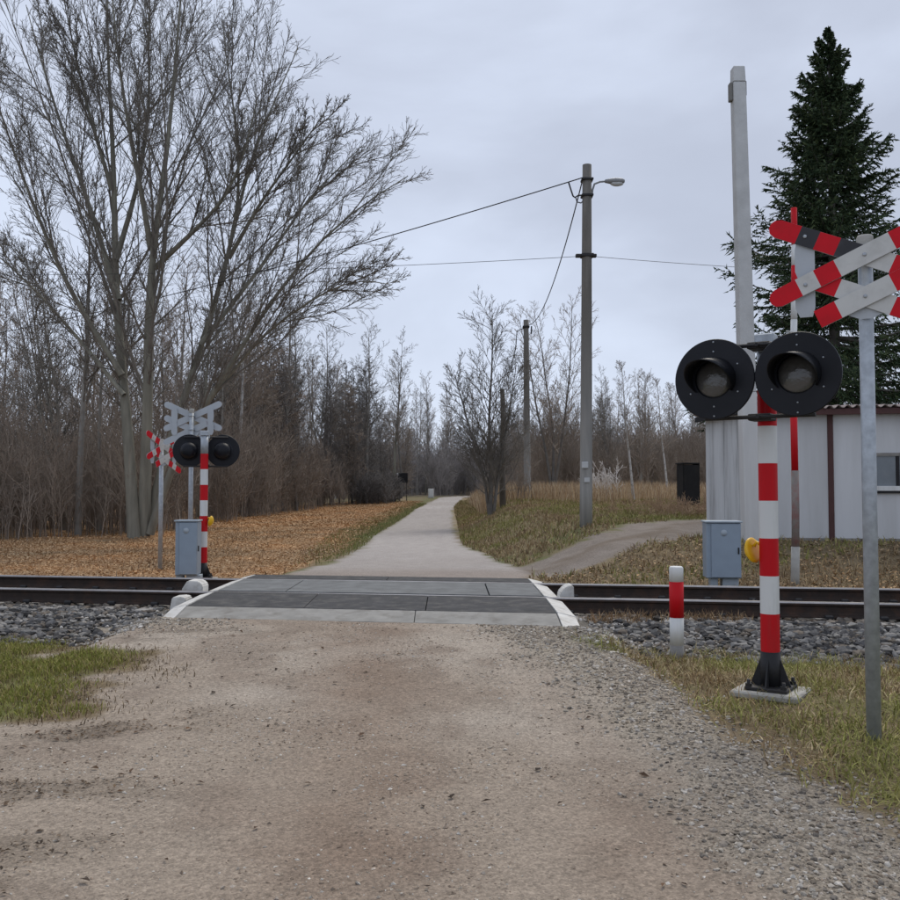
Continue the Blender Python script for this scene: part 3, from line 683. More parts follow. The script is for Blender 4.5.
# ------------------------------------------------------------------ relay cabinets
def make_cabinet(label, loc, rz, w=.46, h=.83, d=.34, ped=.12):
    t = thing('relay_cabinet', label, 'cabinet', loc, rz, 'grey-blue trackside cabinets')
    b = MB(); b.box((-.12, 0, ped / 2 - .1), (.10, d * .6, ped + .2), .006); b.box((.10, 0, ped / 2 - .1), (.22, d * .6, ped + .2), .006); b.build('pedestal', M['cabinet_lt'], t)
    b = MB(); b.box((0, 0, ped + h / 2), (w, d, h), .012); b.build('body', M['cabinet'], t)
    b = MB(); b.box((.03, -d / 2 - .012, ped + h / 2), (w - .07, .024, h - .03), .006)
    dr = b.build('door', M['cabinet'], t)
    b = MB(); b.lathe([(.045, 0), (.045, .004), (0, .005)], 20, Matrix.Translation((.0, -d / 2 - .024, ped + h - .14))); b.build('badge', M['cabinet_lt'], dr)
    b = MB(); b.box((.195, -d / 2 - .03, ped + h * .5), (.02, .014, .09), .004); b.build('handle', M['blackm'], dr)
    b = MB(); b.box((0, -.01, ped + h + .012), (w + .03, d + .06, .024), .006); b.build('lid', M['cabinet_lt'], t)
    return t
p = at(722, 585, 13.35)
cab = make_cabinet('grey-blue cabinet beyond the rails below the white post', (p.x, 13.35, CAM_H - (577 - 490) * 13.35 / 950 - .12), math.radians(-6), w=.47, h=.77)
p = at(188, 580, 15.1)
make_cabinet('grey-blue cabinet beside the distant signal mast', (p.x, 15.1, CAM_H - (574 - 490) * 15.1 / 950 - .12), math.radians(4), w=.34, h=.84)

# ------------------------------------------------------------------ posts
p = at(677, 652, 8.2); bz = G(p.x, 8.2)
t = thing('marker_post', 'short red and white marker post at the edge of the ballast', 'post', (p.x, 8.2, bz), .3)
hs = [-.05, .12, .355, .66, .79]
for i, (nm, mt) in enumerate((('post_base', 'conc_dark'), ('white_band', 'white'), ('red_band', 'red'), ('white_band', 'white'))):
    b = MB()
    if i == 3: b.tube([(0, 0, hs[i]), (0, 0, hs[i + 1] - .012), (0, 0, hs[i + 1])], [.060, .060, .050], 20)
    else: b.tube([(0, 0, hs[i]), (0, 0, hs[i + 1])], .060 + (.001 if i == 2 else 0), 20)
    b.build(nm, M[mt], t)
# tall limed square post
base = at(751, 535, 16.3); top = at(737.5, 68, 16.3)
t = thing('tall_post', 'tall leaning white square post rising above the shed', 'post', (base.x, 16.3, base.z - .25))
d = top - base
def sq(b, f0, f1, w0, w1):
    o = Vector((base.x, 16.3, base.z - .25)); A = base + d * f0 - o; B = base + d * f1 - o
    b.hexa([A + Vector(q) * w0 for q in ((-.5, -.5, 0), (.5, -.5, 0), (.5, .5, 0), (-.5, .5, 0))] + [B + Vector(q) * w1 for q in ((-.5, -.5, 0), (.5, -.5, 0), (.5, .5, 0), (-.5, .5, 0))], .012)
b = MB(); sq(b, -.04, .30, .27, .262); b.build('lower_shaft', M['lime'], t)
b = MB(); sq(b, .3005, .965, .255, .215); b.build('upper_shaft', M['limegrey'], t)
b = MB(); sq(b, .966, 1, .215, .20); b.build('post_top', M['limegrey'], t)
tp = base + d * .95 - Vector((base.x, 16.3, base.z - .25))
b = MB(); b.box(tp + Vector((-.135, 0, -.03)), (.055, .12, .32), .01); b.build('bracket', M['pole'], t); b = MB(); b.box(tp + Vector((.12, 0, .03)), (.03, .1, .26), .008); b.build('bracket', M['pole'], t)
# thin red/white gauge post
base = at(795, 585, 13.8); top = at(793.5, 208, 13.8)
t = thing('gauge_post', 'thin faded red and white gauge post behind the double crossbuck', 'post', (base.x, 13.8, base.z - .1))
o = Vector((base.x, 13.8, base.z - .1)); d = top - base
def wav(f): return base + d * f - o + Vector((.012 * math.sin(9 * f), 0, 0))
fr = [(-.03, .10, 'concrete', .085), (.10, .27, 'post_rw', .078), (.27, .47, 'red', .066), (.47, .60, 'white', .062), (.60, .73, 'red', .060), (.73, .86, 'white', .056), (.86, 1, 'red', .052)]
fr = [(-.03, .10, 'concrete', .062), (.10, .30, 'rw', .055), (.30, .46, 'red', .05), (.46, .60, 'white', .048), (.60, .70, 'white', .047), (.70, .765, 'white', .046), (.765, .845, 'red', .046), (.845, .90, 'white', .045), (.90, 1.0, 'red', .044)]
M['rw'] = weathered('flaking_paint', (.22, .20, .18), .85, .15, (.26, .03, .025), .85, scale=6, bump=.3, bscale=40, dscale=3.2)
for a, e, mt, r in fr:
    b = MB(); b.tube([wav(a), wav((a + e) / 2), wav(e)], r, 12); b.build('post_band', M[mt], t)
for f in (.665, .78):
    b = MB(); c = wav(f); b.tube([c + Vector((-.13, -.05, .02)), c + Vector((.02, -.05, 0))], .009, 6); b.build('step_bolt', M['white'], t)

# ------------------------------------------------------------------ poles, lamp and wires
def make_pole(label, pxb, pyb, pyt, Y, r0, r1, mat, capmat):
    bpt = at(pxb[0], pyb, Y); tpt = at(pxb[1], pyt, Y)
    t = thing('utility_pole', label, 'utility pole', bpt, 0, 'poles along the road')
    d = tpt - bpt
    fs = (-.04, .1, .3, .5, .66, .82, 1); b = MB(); b.tube([d * f for f in fs], [r0 + (r1 - r0) * max(f, 0) for f in fs], 16); b.build('shaft', M['poleg'], t)
    return t, bpt, tpt
pole1, pb1, pt1 = make_pole('tall grey lamp-bearing pole on the grassy bank right of the road', (586, 587), 526, 165, 20.8, .142, .10, M['pole'], M['polelight'])
pole2, pb2, pt2 = make_pole('smaller bare grey pole farther along the bank', (527.5, 526), 500, 320, 42, .16, .115, M['pole'], M['polelight'])
def curve_tube(name, pts, r, mat, parent=None, n=6):
    b = MB(); b.tube(pts, r, n, caps=False); return b.build(name, mat, parent)
o1 = pb1
def q1(px, py, dy=0): return at(px, py, 20.8 + dy) - o1
curve_tube('lamp_arm', [q1(592, 196), q1(592.5, 190), q1(594.5, 184), q1(600, 181.8), q1(606, 181.3)], .022, M['lampbody'], pole1, 8)
for py in (180, 196):
    b = MB(); b.tube([q1(583, py), q1(592.5, py)], .02, 6); b.box(q1(587, py), (.26, .26, .05), .01); b.build('clamp', M['blackm'], pole1)
b = MB(); hd = q1(614.5, 181.2)
b.lathe([(0, -.22), (.05, -.21), (.075, -.12), (.10, .02), (.09, .16), (.05, .22), (0, .23)], 20, Matrix.Translation(hd) @ Matrix.Diagonal((1, 1, .72, 1)) @ Matrix.Rotation(math.radians(90), 4, 'Z'))
lh = b.build('lamp_head', M['lampbody'], pole1)
b = MB(); b.lathe([(0, -.09), (.07, -.075), (.10, 0), (.07, .075), (0, .09)], 20, Matrix.Translation(hd + Vector((.05, 0, -.055))) @ Matrix.Diagonal((1.5, .9, .62, 1))); b.build('lamp_bowl', M['lampglass'], lh)
curve_tube('cable_loop', [q1(568.5, 182), q1(571, 190), q1(573, 196), q1(575, 197.5), q1(578, 195.5), q1(584, 195)], .018, M['cable'], pole1)
curve_tube('cable_loop', [q1(576, 198), q1(577, 202), q1(581, 203), q1(584, 200)], .014, M['cable'], pole1)
b = MB(); b.box(q1(586, 255.8), (.46, .12, .07), .01); b.box(q1(587, 255.8), (.27, .27, .07), .01); b.build('clamp', M['blackm'], pole1)
b = MB(); b.box(q1(585, 465, -.15), (.14, .05, .14), .01); b.box(q1(587, 480, -.15), (.12, .03, .1), .005); b.build('plate', M['lampglass'], pole1)
def wire(label, A, B, sag, r, name='overhead_wire'):
    pts = []
    for i in range(25):
        f = i / 24; q = A.lerp(B, f); q.z -= sag * 4 * f * (1 - f); pts.append(q)
    b = MB(); b.tube(pts, r, 5, caps=False); o = b.build(name, M['cable']); return tag(o, label, 'wire', 'overhead wires')
wire('thick cable running from lamp pole top to upper left behind the tree', at(583, 177.5, 20.7), at(-70, 345, 36), .35, .0135)
wire('thin wire stretched across the frame left of the lamp pole', at(585, 256, 20.7), at(-60, 275, 23), .12, .006)
wire('thin wire stretched right from the lamp pole behind the white post', at(588, 256, 20.7), at(980, 275, 24), .10, .006)
wire('sagging cable between the lamp pole and the smaller pole', at(582.5, 180, 20.8), at(527.5, 325, 42), .85, .0145)
curve_tube('cable_end', [at(527, 327, 42) - pb2, at(522, 329, 42) - pb2, at(517, 331, 42) - pb2, at(516, 345, 42.5) - pb2, at(511, 370, 43) - pb2], .022, M['cable'], pole2)
b = MB(); b.box(at(526, 327, 42) - pb2, (.3, .3, .08), .01); b.box(at(531.5, 330, 42) - pb2, (.06, .06, .35), .01); b.build('clamp', M['blackm'], pole2)

# ------------------------------------------------------------------ shed
CP = Vector((5.35, 17.0, 0)); fu = Vector((.978, -.208, 0)); fv = Vector((-.10, .995, 0))
FZ0, EZ = .30, 2.80
shed = thing('shed', 'low pale grey shed with corrugated roof at right edge', 'shed', (CP.x, CP.y, FZ0))
O = Vector((CP.x, CP.y, FZ0))
def sp(u, v, z): return fu * u + fv * v + Vector((0, 0, z - FZ0))
LEN, DEP = 9.0, 2.0
def slab(name, u0, u1, v0, v1, z0, z1, mat, bev=.004, parent=None, z2=None, z3=None):
    b = MB(); zt = z1; ztb = z1 if z2 is None else z2
    b.hexa([sp(u0, v0, z0), sp(u1, v0, z0), sp(u1, v1, z0), sp(u0, v1, z0), sp(u0, v0, zt), sp(u1, v0, zt), sp(u1, v1, ztb), sp(u0, v1, ztb)], bev)
    return b.build(name, mat, parent or shed)
slab('plinth', -.02, LEN, -.03, DEP, -.2, .56, M['conc_dark'])
# front wall panels with a window opening
us = [0, 1.18, 2.36, 3.6, 5.2, 6.8, LEN]
WU0, WU1, WZ0, WZ1 = 2.03, 3.3, 1.47, 1.99
def wallp(u0, u1, z0, z1): return slab('wall_panel', u0 + .003, u1 - .003, -.028, .02, z0, z1, M['shed'], .004)
wallp(0.04, 1.36, .52, EZ)
wallp(1.36, WU0, .52, EZ); wallp(WU0, WU1, .52, WZ0); wallp(WU0, WU1, WZ1, EZ); wallp(WU1, 4.6, .52, EZ); wallp(4.6, 6.8, .52, EZ); wallp(6.8, LEN, .52, EZ)
for u in (1.36, 4.6, 6.8): slab('batten', u - .045, u + .045, -.055, -.03, .50, EZ - .02, M['brown'], .004)
# side wall: vertical planks
x = 0; i = 0
while x < DEP - .05:
    w = random.uniform(.20, .30); w = min(w, DEP - x)
    slab('plank', -.03 - random.uniform(0, .012), .015, x + .006, x + w - .006, .45 + random.uniform(-.04, .05), EZ - .02 + .10 * 0, M['shedplank'], .004); x += w
slab('corner_post', -.028, .038, -.045, .005, .5, EZ - .01, M['shedplank'], .004)
slab('back_wall', 0.02, LEN, DEP - .04, DEP, .5, EZ + .02, M['shedplank']); slab('end_wall', LEN - .04, LEN - .001, .03, DEP - .05, .5, EZ + .01, M['shed'])
slab('eave_board', -.18, LEN + .2, -.26, -.22, EZ - .09, EZ + .015, M['brown'])
slab('eave_soffit', -.18, LEN + .2, -.218, .0, EZ + .001, EZ + .018, M['brown'])
slab('verge_board', -.22, -.185, -.26, DEP + .05, EZ - .045, EZ + .025, M['darkroof'], z2=EZ + .06)
def corr(name, u0, u1, mat):
    n = int((u1 - u0) / .025); V = []; F = []
    for i in range(n + 1):
        u = u0 + (u1 - u0) * i / n; h = .024 * math.sin(u / .15 * 6.283)
        for v in (-.30, .9, DEP + .06):
            zz = EZ + .055 + (v + .3) * .02 + h + random.uniform(-.006, .006) * (v < 0)
            V += [sp(u, v, zz), sp(u, v, zz - .012)]
    for i in range(n):
        a = i * 6; c = a + 6
        for k in (0, 2): F += [(a + k, c + k, c + k + 2, a + k + 2), (a + k + 1, a + k + 3, c + k + 3, c + k + 1)]
        F += [(a, a + 1, c + 1, c), (a + 4, c + 4, c + 5, a + 5)]
    me = bpy.data.meshes.new(name); me.from_pydata(V, [], F); me.update(); return link(name, me, shed, mat)
ux = -.25
while ux < LEN + .2:
    ue = min(ux + 1.05, LEN + .25); corr('roof_sheet', ux, ue, M['roof']); ux = ue + .004
wf = MB()
for a in (WU0, WU0 + .40, WU0 + .78, WU1 - .05):
    wf.hexa([sp(a, -.05, WZ0), sp(a + .05, -.05, WZ0), sp(a + .05, 0, WZ0), sp(a, 0, WZ0), sp(a, -.05, WZ1), sp(a + .05, -.05, WZ1), sp(a + .05, 0, WZ1), sp(a, 0, WZ1)], .004)
win = wf.build('window', M['darkroof'], shed)
slab('head_frame', WU0 - .12, WU1 + .1, -.062, -.03, WZ1 - .002, WZ1 + .055, M['conc_dark'], parent=win)
slab('sill', WU0 - .08, WU1 + .08, -.10, -.03, WZ0 - .085, WZ0 - .002, M['white'], parent=win)
slab('drip_edge', WU0 - .09, WU1 + .09, -.09, -.03, WZ0 - .125, WZ0 - .088, M['darkroof'], parent=win)
for z0, z1 in ((WZ0 + .02, WZ0 + .20), (WZ0 + .29, WZ1 - .06)): slab('jamb', WU0 - .08, WU0 - .002, -.05, -.03, z0, z1, M['white'], parent=win)
for z in (WZ0 + .245, WZ1 - .02, WZ0 - .04): slab('hinge', WU0 - .13, WU0 - .003, -.058, -.03, z - .018, z + .018, M['darkroof'], parent=win)
for a, e in ((WU0 + .05, WU0 + .40), (WU0 + .45, WU0 + .78), (WU0 + .83, WU1 - .05)): slab('pane', a, e, -.022, -.014, WZ0, WZ1, M['glass'], 0, parent=win)

# ------------------------------------------------------------------ small things farther off
p = at(688, 462, 33); gz = float(G(p.x, 33))
t = thing('black_box', 'black lidded box standing in the dry grass left of the shed', 'box', (p.x, 33, gz - .03), .2); t.scale = (1.1, 1, (p.z - gz) / .97)
for nm, c, d_ in (('side_wall', (-.27, 0, .47), (.03, .5, .95)), ('side_wall', (.27, 0, .47), (.03, .5, .95)), ('back_wall', (0, .24, .47), (.5, .03, .93)), ('front_wall', (0, -.24, .47), (.5, .03, .90)), ('lid', (-.02, 0, .955), (.6, .54, .03))):
    b = MB(); b.box(c, d_, .008); b.build(nm, M['tar'], t)
p = at(403, 487, 78)
t = thing('dark_noticeboard', 'small dark board above the roadside hedge on the left', 'noticeboard', p, 0)
b = MB(); b.box((0, 0, .75), (.78, .12, .82), .02); b.build('board', M['tar'], t)
for sx in (-.3, .3):
    b = MB(); b.box((sx, 0, -.65), (.07, .07, 2.0), .01); b.build('leg', M['poledark'], t)
b = MB(); b.box((-.42, -.03, 1.05), (.14, .04, .2), .01); b.build('white_tag', M['white'], t)
p = at(431, 493, 92); p.z = float(G(p.x, 92))
t = thing('white_cabinet', 'small whitish box beside the far end of the road', 'box', p, .1)
b = MB(); b.box((0, 0, .45), (.55, .4, .9), .02); b.build('body', M['kerbw'], t); b = MB(); b.box((0, -.21, .5), (.4, .02, .7), .008); b.build('door', M['white'], t)

# ------------------------------------------------------------------ trees
def resample(pts, K):
    pts = np.array(pts, float); d = np.concatenate([[0], np.cumsum(np.linalg.norm(np.diff(pts, axis=0), axis=1))]); d /= d[-1]
    # smooth curve through the points
    t = np.linspace(0, 1, K); out = np.stack([np.interp(t, d, pts[:, i]) for i in range(3)], -1)
    for _ in range(2): out[1:-1] = .25 * out[:-2] + .5 * out[1:-1] + .25 * out[2:]
    return out
def tubes(P, R, n):
    B, K, _ = P.shape
    T = np.gradient(P, axis=1); T /= np.linalg.norm(T, axis=2, keepdims=True) + 1e-9
    ov = P[:, -1] - P[:, 0]; ov /= np.linalg.norm(ov, axis=1, keepdims=True) + 1e-9
    ref = np.where((np.abs(ov[:, 2]) < .8)[:, None], np.array([0, 0, 1.]), np.array([1., 0, 0]))[:, None]
    U = np.cross(T, ref); U /= np.linalg.norm(U, axis=2, keepdims=True) + 1e-9; Wv = np.cross(T, U)
    a = np.arange(n) * 2 * math.pi / n
    V = P[:, :, None] + R[:, :, None, None] * (U[:, :, None] * np.cos(a)[None, None, :, None] + Wv[:, :, None] * np.sin(a)[None, None, :, None])
    idx = np.arange(B * K * n).reshape(B, K, n); nx = np.roll(idx, -1, 2)
    F = np.stack([idx[:, :-1], nx[:, :-1], nx[:, 1:], idx[:, 1:]], -1).reshape(-1, 4)
    return V.reshape(-1, 3), F
def join(parts):
    Vs, Fs, o = [], [], 0
    for V, F in parts: Vs.append(V); Fs.append(F + o); o += len(V)
    return np.concatenate(Vs), np.concatenate(Fs)
def grow(P, R, rs, cnt, t0, t1, ln, ang, K=5, up=.05, wob=.12, rsc=.55, rmin=.004, rtip=.004, taper=.6, angj=.15, rl=None):
    """children for every parent polyline; ln: length as fraction of parent length"""
    B, Kp, _ = P.shape
    plen = np.linalg.norm(np.diff(P, axis=1), axis=2).sum(1)
    pi = np.repeat(np.arange(B), cnt); k = np.tile(np.arange(cnt), B)
    t = t0 + (t1 - t0) * (k + rs.rand(len(k))) / cnt
    f = t * (Kp - 1); i = np.minimum(f.astype(int), Kp - 2); w = (f - i)[:, None]
    pos = P[pi, i] * (1 - w) + P[pi, i + 1] * w; r = R[pi, i] * (1 - w[:, 0]) + R[pi, i + 1] * w[:, 0]
    T = P[pi, i + 1] - P[pi, i]; T /= np.linalg.norm(T, axis=1, keepdims=True) + 1e-9
    ref = np.where((np.abs(T[:, 2]) < .9)[:, None], np.array([0, 0, 1.]), np.array([1., 0, 0])); U = np.cross(T, ref); U /= np.linalg.norm(U, axis=1, keepdims=True); Wv = np.cross(T, U)
    az = k * 2.39996 + pi * 1.7 + rs.randn(len(k)) * .4; an = ang + rs.randn(len(k)) * angj
    D = T * np.cos(an)[:, None] + (U * np.cos(az)[:, None] + Wv * np.sin(az)[:, None]) * np.sin(an)[:, None]
    L = plen[pi] * ln * (1 - taper * (t - t0) / max(t1 - t0, 1e-6)) * rs.uniform(.6, 1.25, len(k))
    st = (L / (K - 1))[:, None]; Q = [pos]
    for j in range(K - 1):
        D = D + rs.randn(len(k), 3) * wob + np.array([0, 0, up]); D /= np.linalg.norm(D, axis=1, keepdims=True)
        Q.append(Q[-1] + D * st)
    r0 = np.clip(np.minimum(r * rsc, L * .02 + rmin), rmin, None)
    RR = r0[:, None] * np.linspace(1, 0, K)[None] + rtip * np.linspace(0, 1, K)[None]
    return np.stack(Q, 1), RR
def tree_meshes(name, stems, radii, rs, levels, trunk_sides=9):
    """stems: list of (K,3); returns trunk mesh list + crown mesh"""
    K = 14; P = np.stack([resample(s, K) for s in stems]); 
    R = np.stack([r0 + (r1 - r0) * np.linspace(0, 1, K) ** .8 for r0, r1 in radii])
    parts = []
    for system in (levels if isinstance(levels[0], list) else [levels]):
        cur = (P, R)
        for lv in system:
            lv = dict(lv); n = lv.pop('n', 3); cur = grow(*cur, rs, **lv); parts.append(tubes(*cur, n))
    crown = join(parts)
    return (P, R), crown

def make_tree(name, label, cat, loc, stems, radii, levels, rs, tm, cm, group=None, rz=0, stem_name='trunk', sides=9):
    t = thing(name, label, cat, loc, rz, group)
    (P, R), cr_ = tree_meshes(name, stems, radii, rs, levels)
    for i in range(len(P)):
        V, F = tubes(P[i:i + 1], R[i:i + 1], sides); link(stem_name, raw_mesh(stem_name, V, [F], None, True), t, tm)
    link('crown', raw_mesh('crown', cr_[0], [cr_[1]], None, True), t, cm)
    return t

# --- the big many-stemmed tree on the left
TD = 28.0
tb = at(136, 533, TD); tb.z = float(G(tb.x, TD))
def px_stem(pts, dy0, dy1):
    out = []
    for i, (a, c) in enumerate(pts):
        f = i / (len(pts) - 1); q = at(a, c, TD + dy0 + (dy1 - dy0) * f) - tb; out.append((q.x, q.y, q.z))
    return out
stems = [
    px_stem([(134, 540), (131, 470), (127, 411), (115, 306), (115, 205), (112, 119), (105, 20), (108, -40)], 0, .8),
    px_stem([(143, 540), (146, 470), (148, 411), (148, 306), (152, 239), (165, 181), (172, 100), (180, 10), (184, -40)], .3, -1),
    px_stem([(151, 250), (143, 200), (127, 120), (117, 48), (110, -25)], .2, -1.8),
    px_stem([(155, 268), (191, 234), (225, 200), (246, 150), (258, 95)], 0, -2.5),
    px_stem([(122, 375), (72, 296), (41, 225), (19, 167), (0, 110), (-18, 60)], 0, -1.5),
    px_stem([(119, 300), (91, 210), (62, 129), (40, 57), (26, 5)], .2, 1.5),
    px_stem([(147, 532), (158, 470), (182, 406), (205, 334), (229, 258), (239, 200), (258, 134), (282, 86), (298, 48)], .4, 1.5),
    px_stem([(150, 534), (172, 460), (205, 406), (258, 320), (296, 267), (344, 215), (408, 176)], .2, -1.0),
    px_stem([(205, 406), (262, 335), (322, 292), (360, 278), (392, 285)], .2, -2.6),
    px_stem([(200, 345), (268, 258), (310, 196), (362, 146)], .4, 2.4),
    px_stem([(116, 260), (140, 180), (150, 100), (148, 30), (152, -30)], .3, 2.2),
    px_stem([(112, 190), (88, 110), (72, 40), (62, -10)], .5, -.8),
    px_stem([(221, 285), (240, 200), (236, 120), (226, 60), (222, 15)], .8, 2.0),
    px_stem([(229, 258), (262, 200), (300, 148), (328, 108)], .6, -2.0),
    px_stem([(124, 395), (80, 340), (40, 295), (2, 258), (-30, 235)], 0, 2.4),
]
rad = [(.20, .018), (.21, .016), (.10, .012), (.09, .012), (.10, .012), (.10, .012), (.15, .012), (.13, .012), (.06, .010), (.085, .011), (.09, .012), (.075, .011), (.075, .011), (.075, .010), (.075, .010)]
rs = np.random.RandomState(5)
big = make_tree('bare_tree', 'big spreading bare tree with several grey-green stems at left', 'tree', tb, stems, rad,
    [[dict(cnt=8, t0=.22, t1=.85, ln=.50, ang=.42, K=9, up=.02, wob=.06, rsc=.42, rmin=.02, rtip=.010, taper=.5, n=5),
      dict(cnt=18, t0=.12, t1=1.0, ln=.30, ang=.44, K=5, up=.03, wob=.07, rsc=.45, rmin=.008, rtip=.006, taper=.42, n=3),
      dict(cnt=7, t0=.12, t1=1.0, ln=.48, ang=.46, K=3, up=.04, wob=.12, rsc=.7, rmin=.0062, rtip=.005, taper=.4, n=3),
      dict(cnt=2, t0=.2, t1=1.0, ln=.6, ang=.5, K=2, up=.02, wob=.1, rsc=.7, rmin=.005, rtip=.0042, taper=.3, n=3)],
     [dict(cnt=18, t0=.20, t1=.99, ln=.20, ang=.60, K=6, up=.06, wob=.07, rsc=.35, rmin=.011, rtip=.007, taper=.45, n=3),
      dict(cnt=9, t0=.12, t1=1.0, ln=.40, ang=.55, K=4, up=.05, wob=.09, rsc=.6, rmin=.007, rtip=.006, taper=.4, n=3),
      dict(cnt=3, t0=.12, t1=1.0, ln=.5, ang=.55, K=2, up=.05, wob=.1, rsc=.7, rmin=.006, rtip=.005, taper=.4, n=3)]],
    rs, M['bark'], M['twig'], stem_name='stem', sides=12)

# --- prototypes for the woods
def straight(h, lean, rs, k=7, amp=.12):
    a = rs.rand() * 6.283; pts = []; ox = oy = 0
    for i in range(k):
        f = i / (k - 1); pts.append((math.cos(a) * lean * f + ox, math.sin(a) * lean * f + oy, h * f - .25 * (i == 0))); ox += rs.randn() * amp; oy += rs.randn() * amp
    return pts
def proto(seed, h, kind, tm, cm):
    rs = np.random.RandomState(seed)
    if kind == 'slim':
        st = [straight(h, rs.uniform(.3, 1.2), rs)]; rd = [(h * .0095 + .02, .012)]
        lv = [dict(cnt=30, t0=.34, t1=.99, ln=.20, ang=.72, K=5, up=.10, wob=.10, rsc=.45, rmin=.012, rtip=.008, taper=.6), dict(cnt=7, t0=.15, t1=1, ln=.42, ang=.65, K=4, up=.07, wob=.14, rsc=.6, rmin=.009, rtip=.007, taper=.4), dict(cnt=5, t0=.2, t1=1, ln=.55, ang=.6, K=3, up=.05, wob=.12, rsc=.7, rmin=.008, rtip=.007, taper=.3)]
    elif kind == 'fork':
        st = [straight(h, rs.uniform(.8, 2.2), rs) for _ in range(3)]; rd = [(h * .010, .012)] * 3
        lv = [dict(cnt=24, t0=.22, t1=.99, ln=.26, ang=.70, K=5, up=.09, wob=.11, rsc=.45, rmin=.012, rtip=.008, taper=.55), dict(cnt=7, t0=.15, t1=1, ln=.42, ang=.65, K=4, up=.07, wob=.14, rsc=.6, rmin=.009, rtip=.007, taper=.4), dict(cnt=5, t0=.2, t1=1, ln=.55, ang=.6, K=3, up=.05, wob=.12, rsc=.7, rmin=.008, rtip=.007, taper=.3)]
    elif kind == 'dense':
        st = [straight(h, rs.uniform(.2, .9), rs)]; rd = [(h * .009 + .02, .012)]
        lv = [dict(cnt=70, t0=.08, t1=.99, ln=.22, ang=.95, K=5, up=.04, wob=.12, rsc=.4, rmin=.012, rtip=.009, taper=.7), dict(cnt=9, t0=.1, t1=1, ln=.45, ang=.75, K=4, up=.02, wob=.16, rsc=.6, rmin=.010, rtip=.008, taper=.4), dict(cnt=5, t0=.1, t1=1, ln=.5, ang=.7, K=3, up=.0, wob=.18, rsc=.7, rmin=.010, rtip=.009, taper=.3)]
    t = make_tree('woodland_tree', '', 'tree', (0, -200, 0), st, rd, lv, rs, tm, cm)
    return t
protos = {
    'slim': [proto(21, 12, 'slim', M['barkm'], M['brush']), proto(22, 13, 'slim', M['barkm'], M['twig']), proto(23, 11, 'slim', M['barkd'], M['brush']), proto(26, 12.5, 'slim', M['bark'], M['twig'])],
    'fork': [proto(24, 11, 'fork', M['barkd'], M['brush']), proto(25, 10, 'fork', M['barkm'], M['twig'])],
    'dense': [proto(31, 9, 'dense', M['barkd'], M['brushd']), proto(32, 8, 'dense', M['barkd'], M['brush'])],
    'birch': [proto(33, 11, 'slim', M['birch'], M['brush'])],
}
used = set(); rng = random.Random(12)
def put(kind, x, y, sc, label, group, name='woodland_tree', rz=None, z=None, idx=None):
    pr = protos[kind][rng.randrange(len(protos[kind])) if idx is None else idx]
    t = copy_tree(pr)
    t.name = name; t.location = (x, y, float(G(x, y)) if z is None else z); t.rotation_euler = (0, 0, rng.random() * 6.28 if rz is None else rz)
    t.scale = (sc, sc, sc * rng.uniform(.92, 1.1)); tag(t, label, 'tree', group); return t
# left wood: edge polyline and depth behind it
EDGE = [(-30, 27), (-12.5, 27.5), (-9.4, 30), (-9.2, 45), (-8.6, 62), (-5.2, 76), (-3.9, 90), (-3.6, 112)]
def edge_x(y):
    return np.interp(y, [p_[1] for p_ in EDGE[1:]], [p_[0] for p_ in EDGE[1:]])
LW = 'slender bare tree standing in the dense wood left of the road'; GW = 'bare trees of the wood left of the road'
LF = 'slender bare tree at the back of the left wood beside the road bend'
n = 0
while n < 85:
    y = 29 + 75 * rng.random() ** 1.2; x = float(edge_x(y)) - .5 - rng.random() ** 1.2 * 26
    if x < -.52 * y - 3 or math.hypot(x - tb.x, y - tb.y) < 2.2: continue
    k = rng.random(); kind = 'slim' if k < .74 else 'fork' if k < .92 else 'birch'
    px_ = 450 + 950 * x / y
    reg = 'at the far left of the wood' if px_ < 90 else 'behind the big spreading tree' if px_ < 230 else 'behind the distant signal' if px_ < 320 else 'near the bend of the road'
    kd = {'slim': 'slender single-stemmed bare tree', 'fork': 'forked bare tree', 'birch': 'pale-barked birch'}[kind]
    put(kind, x, y, rng.uniform(.75, 1.15) * (1 if y < 50 else 1.05), f'{kd} in the left wood, {reg}', GW); n += 1
n = 0
while n < 30:
    y = 52 + 60 * rng.random(); x = float(edge_x(y)) - .6 - rng.random() * 7
    put('dense', x, y, rng.uniform(.75, 1.35), 'dense dark twiggy tree ' + ('beside the low roadside hedge' if y < 80 else 'past the hedge, where the left wood meets the bend' if y < 98 else 'at the far end of the left wood'), 'dark twiggy trees left of the road', 'dark_tree'); n += 1
# far wood closing the road
n = 0
while n < 60:
    y = 108 + 50 * rng.random(); x = -18 + 46 * rng.random()
    if abs(x - float(rc(y))) < 2.2: continue
    k = rng.random(); kind = 'slim' if k < .35 else 'dense' if k < .85 else 'birch'
    put(kind, x, y, rng.uniform(.9, 1.35), {'slim': 'slender bare tree', 'dense': 'dense twiggy tree', 'birch': 'pale-barked birch'}[kind] + ' in the far wood ' + ('left of' if x < float(rc(y)) else 'right of') + ' where the road disappears', 'trees of the far wood', 'far_tree'); n += 1
# right background wood
n = 0
while n < 62:
    y = 62 + 55 * rng.random(); x = rng.uniform(.06, .52) * y
    if x < float(rc(y)) + 4: continue
    k = rng.random(); kind = 'fork' if k < .3 else 'slim' if k < .72 else 'dense' if k < .86 else 'birch'
    put(kind, x, y, rng.uniform(.5, .86), {'slim': 'slender bare tree', 'fork': 'forked bare tree', 'dense': 'dense twiggy tree', 'birch': 'pale-barked birch'}[kind] + ' beyond the dry meadow, ' + ('left of the lamp pole' if x / y < .144 else 'between the lamp pole and the shed' if x / y < .275 else 'behind the shed'), 'trees beyond the dry meadow', 'meadow_tree'); n += 1
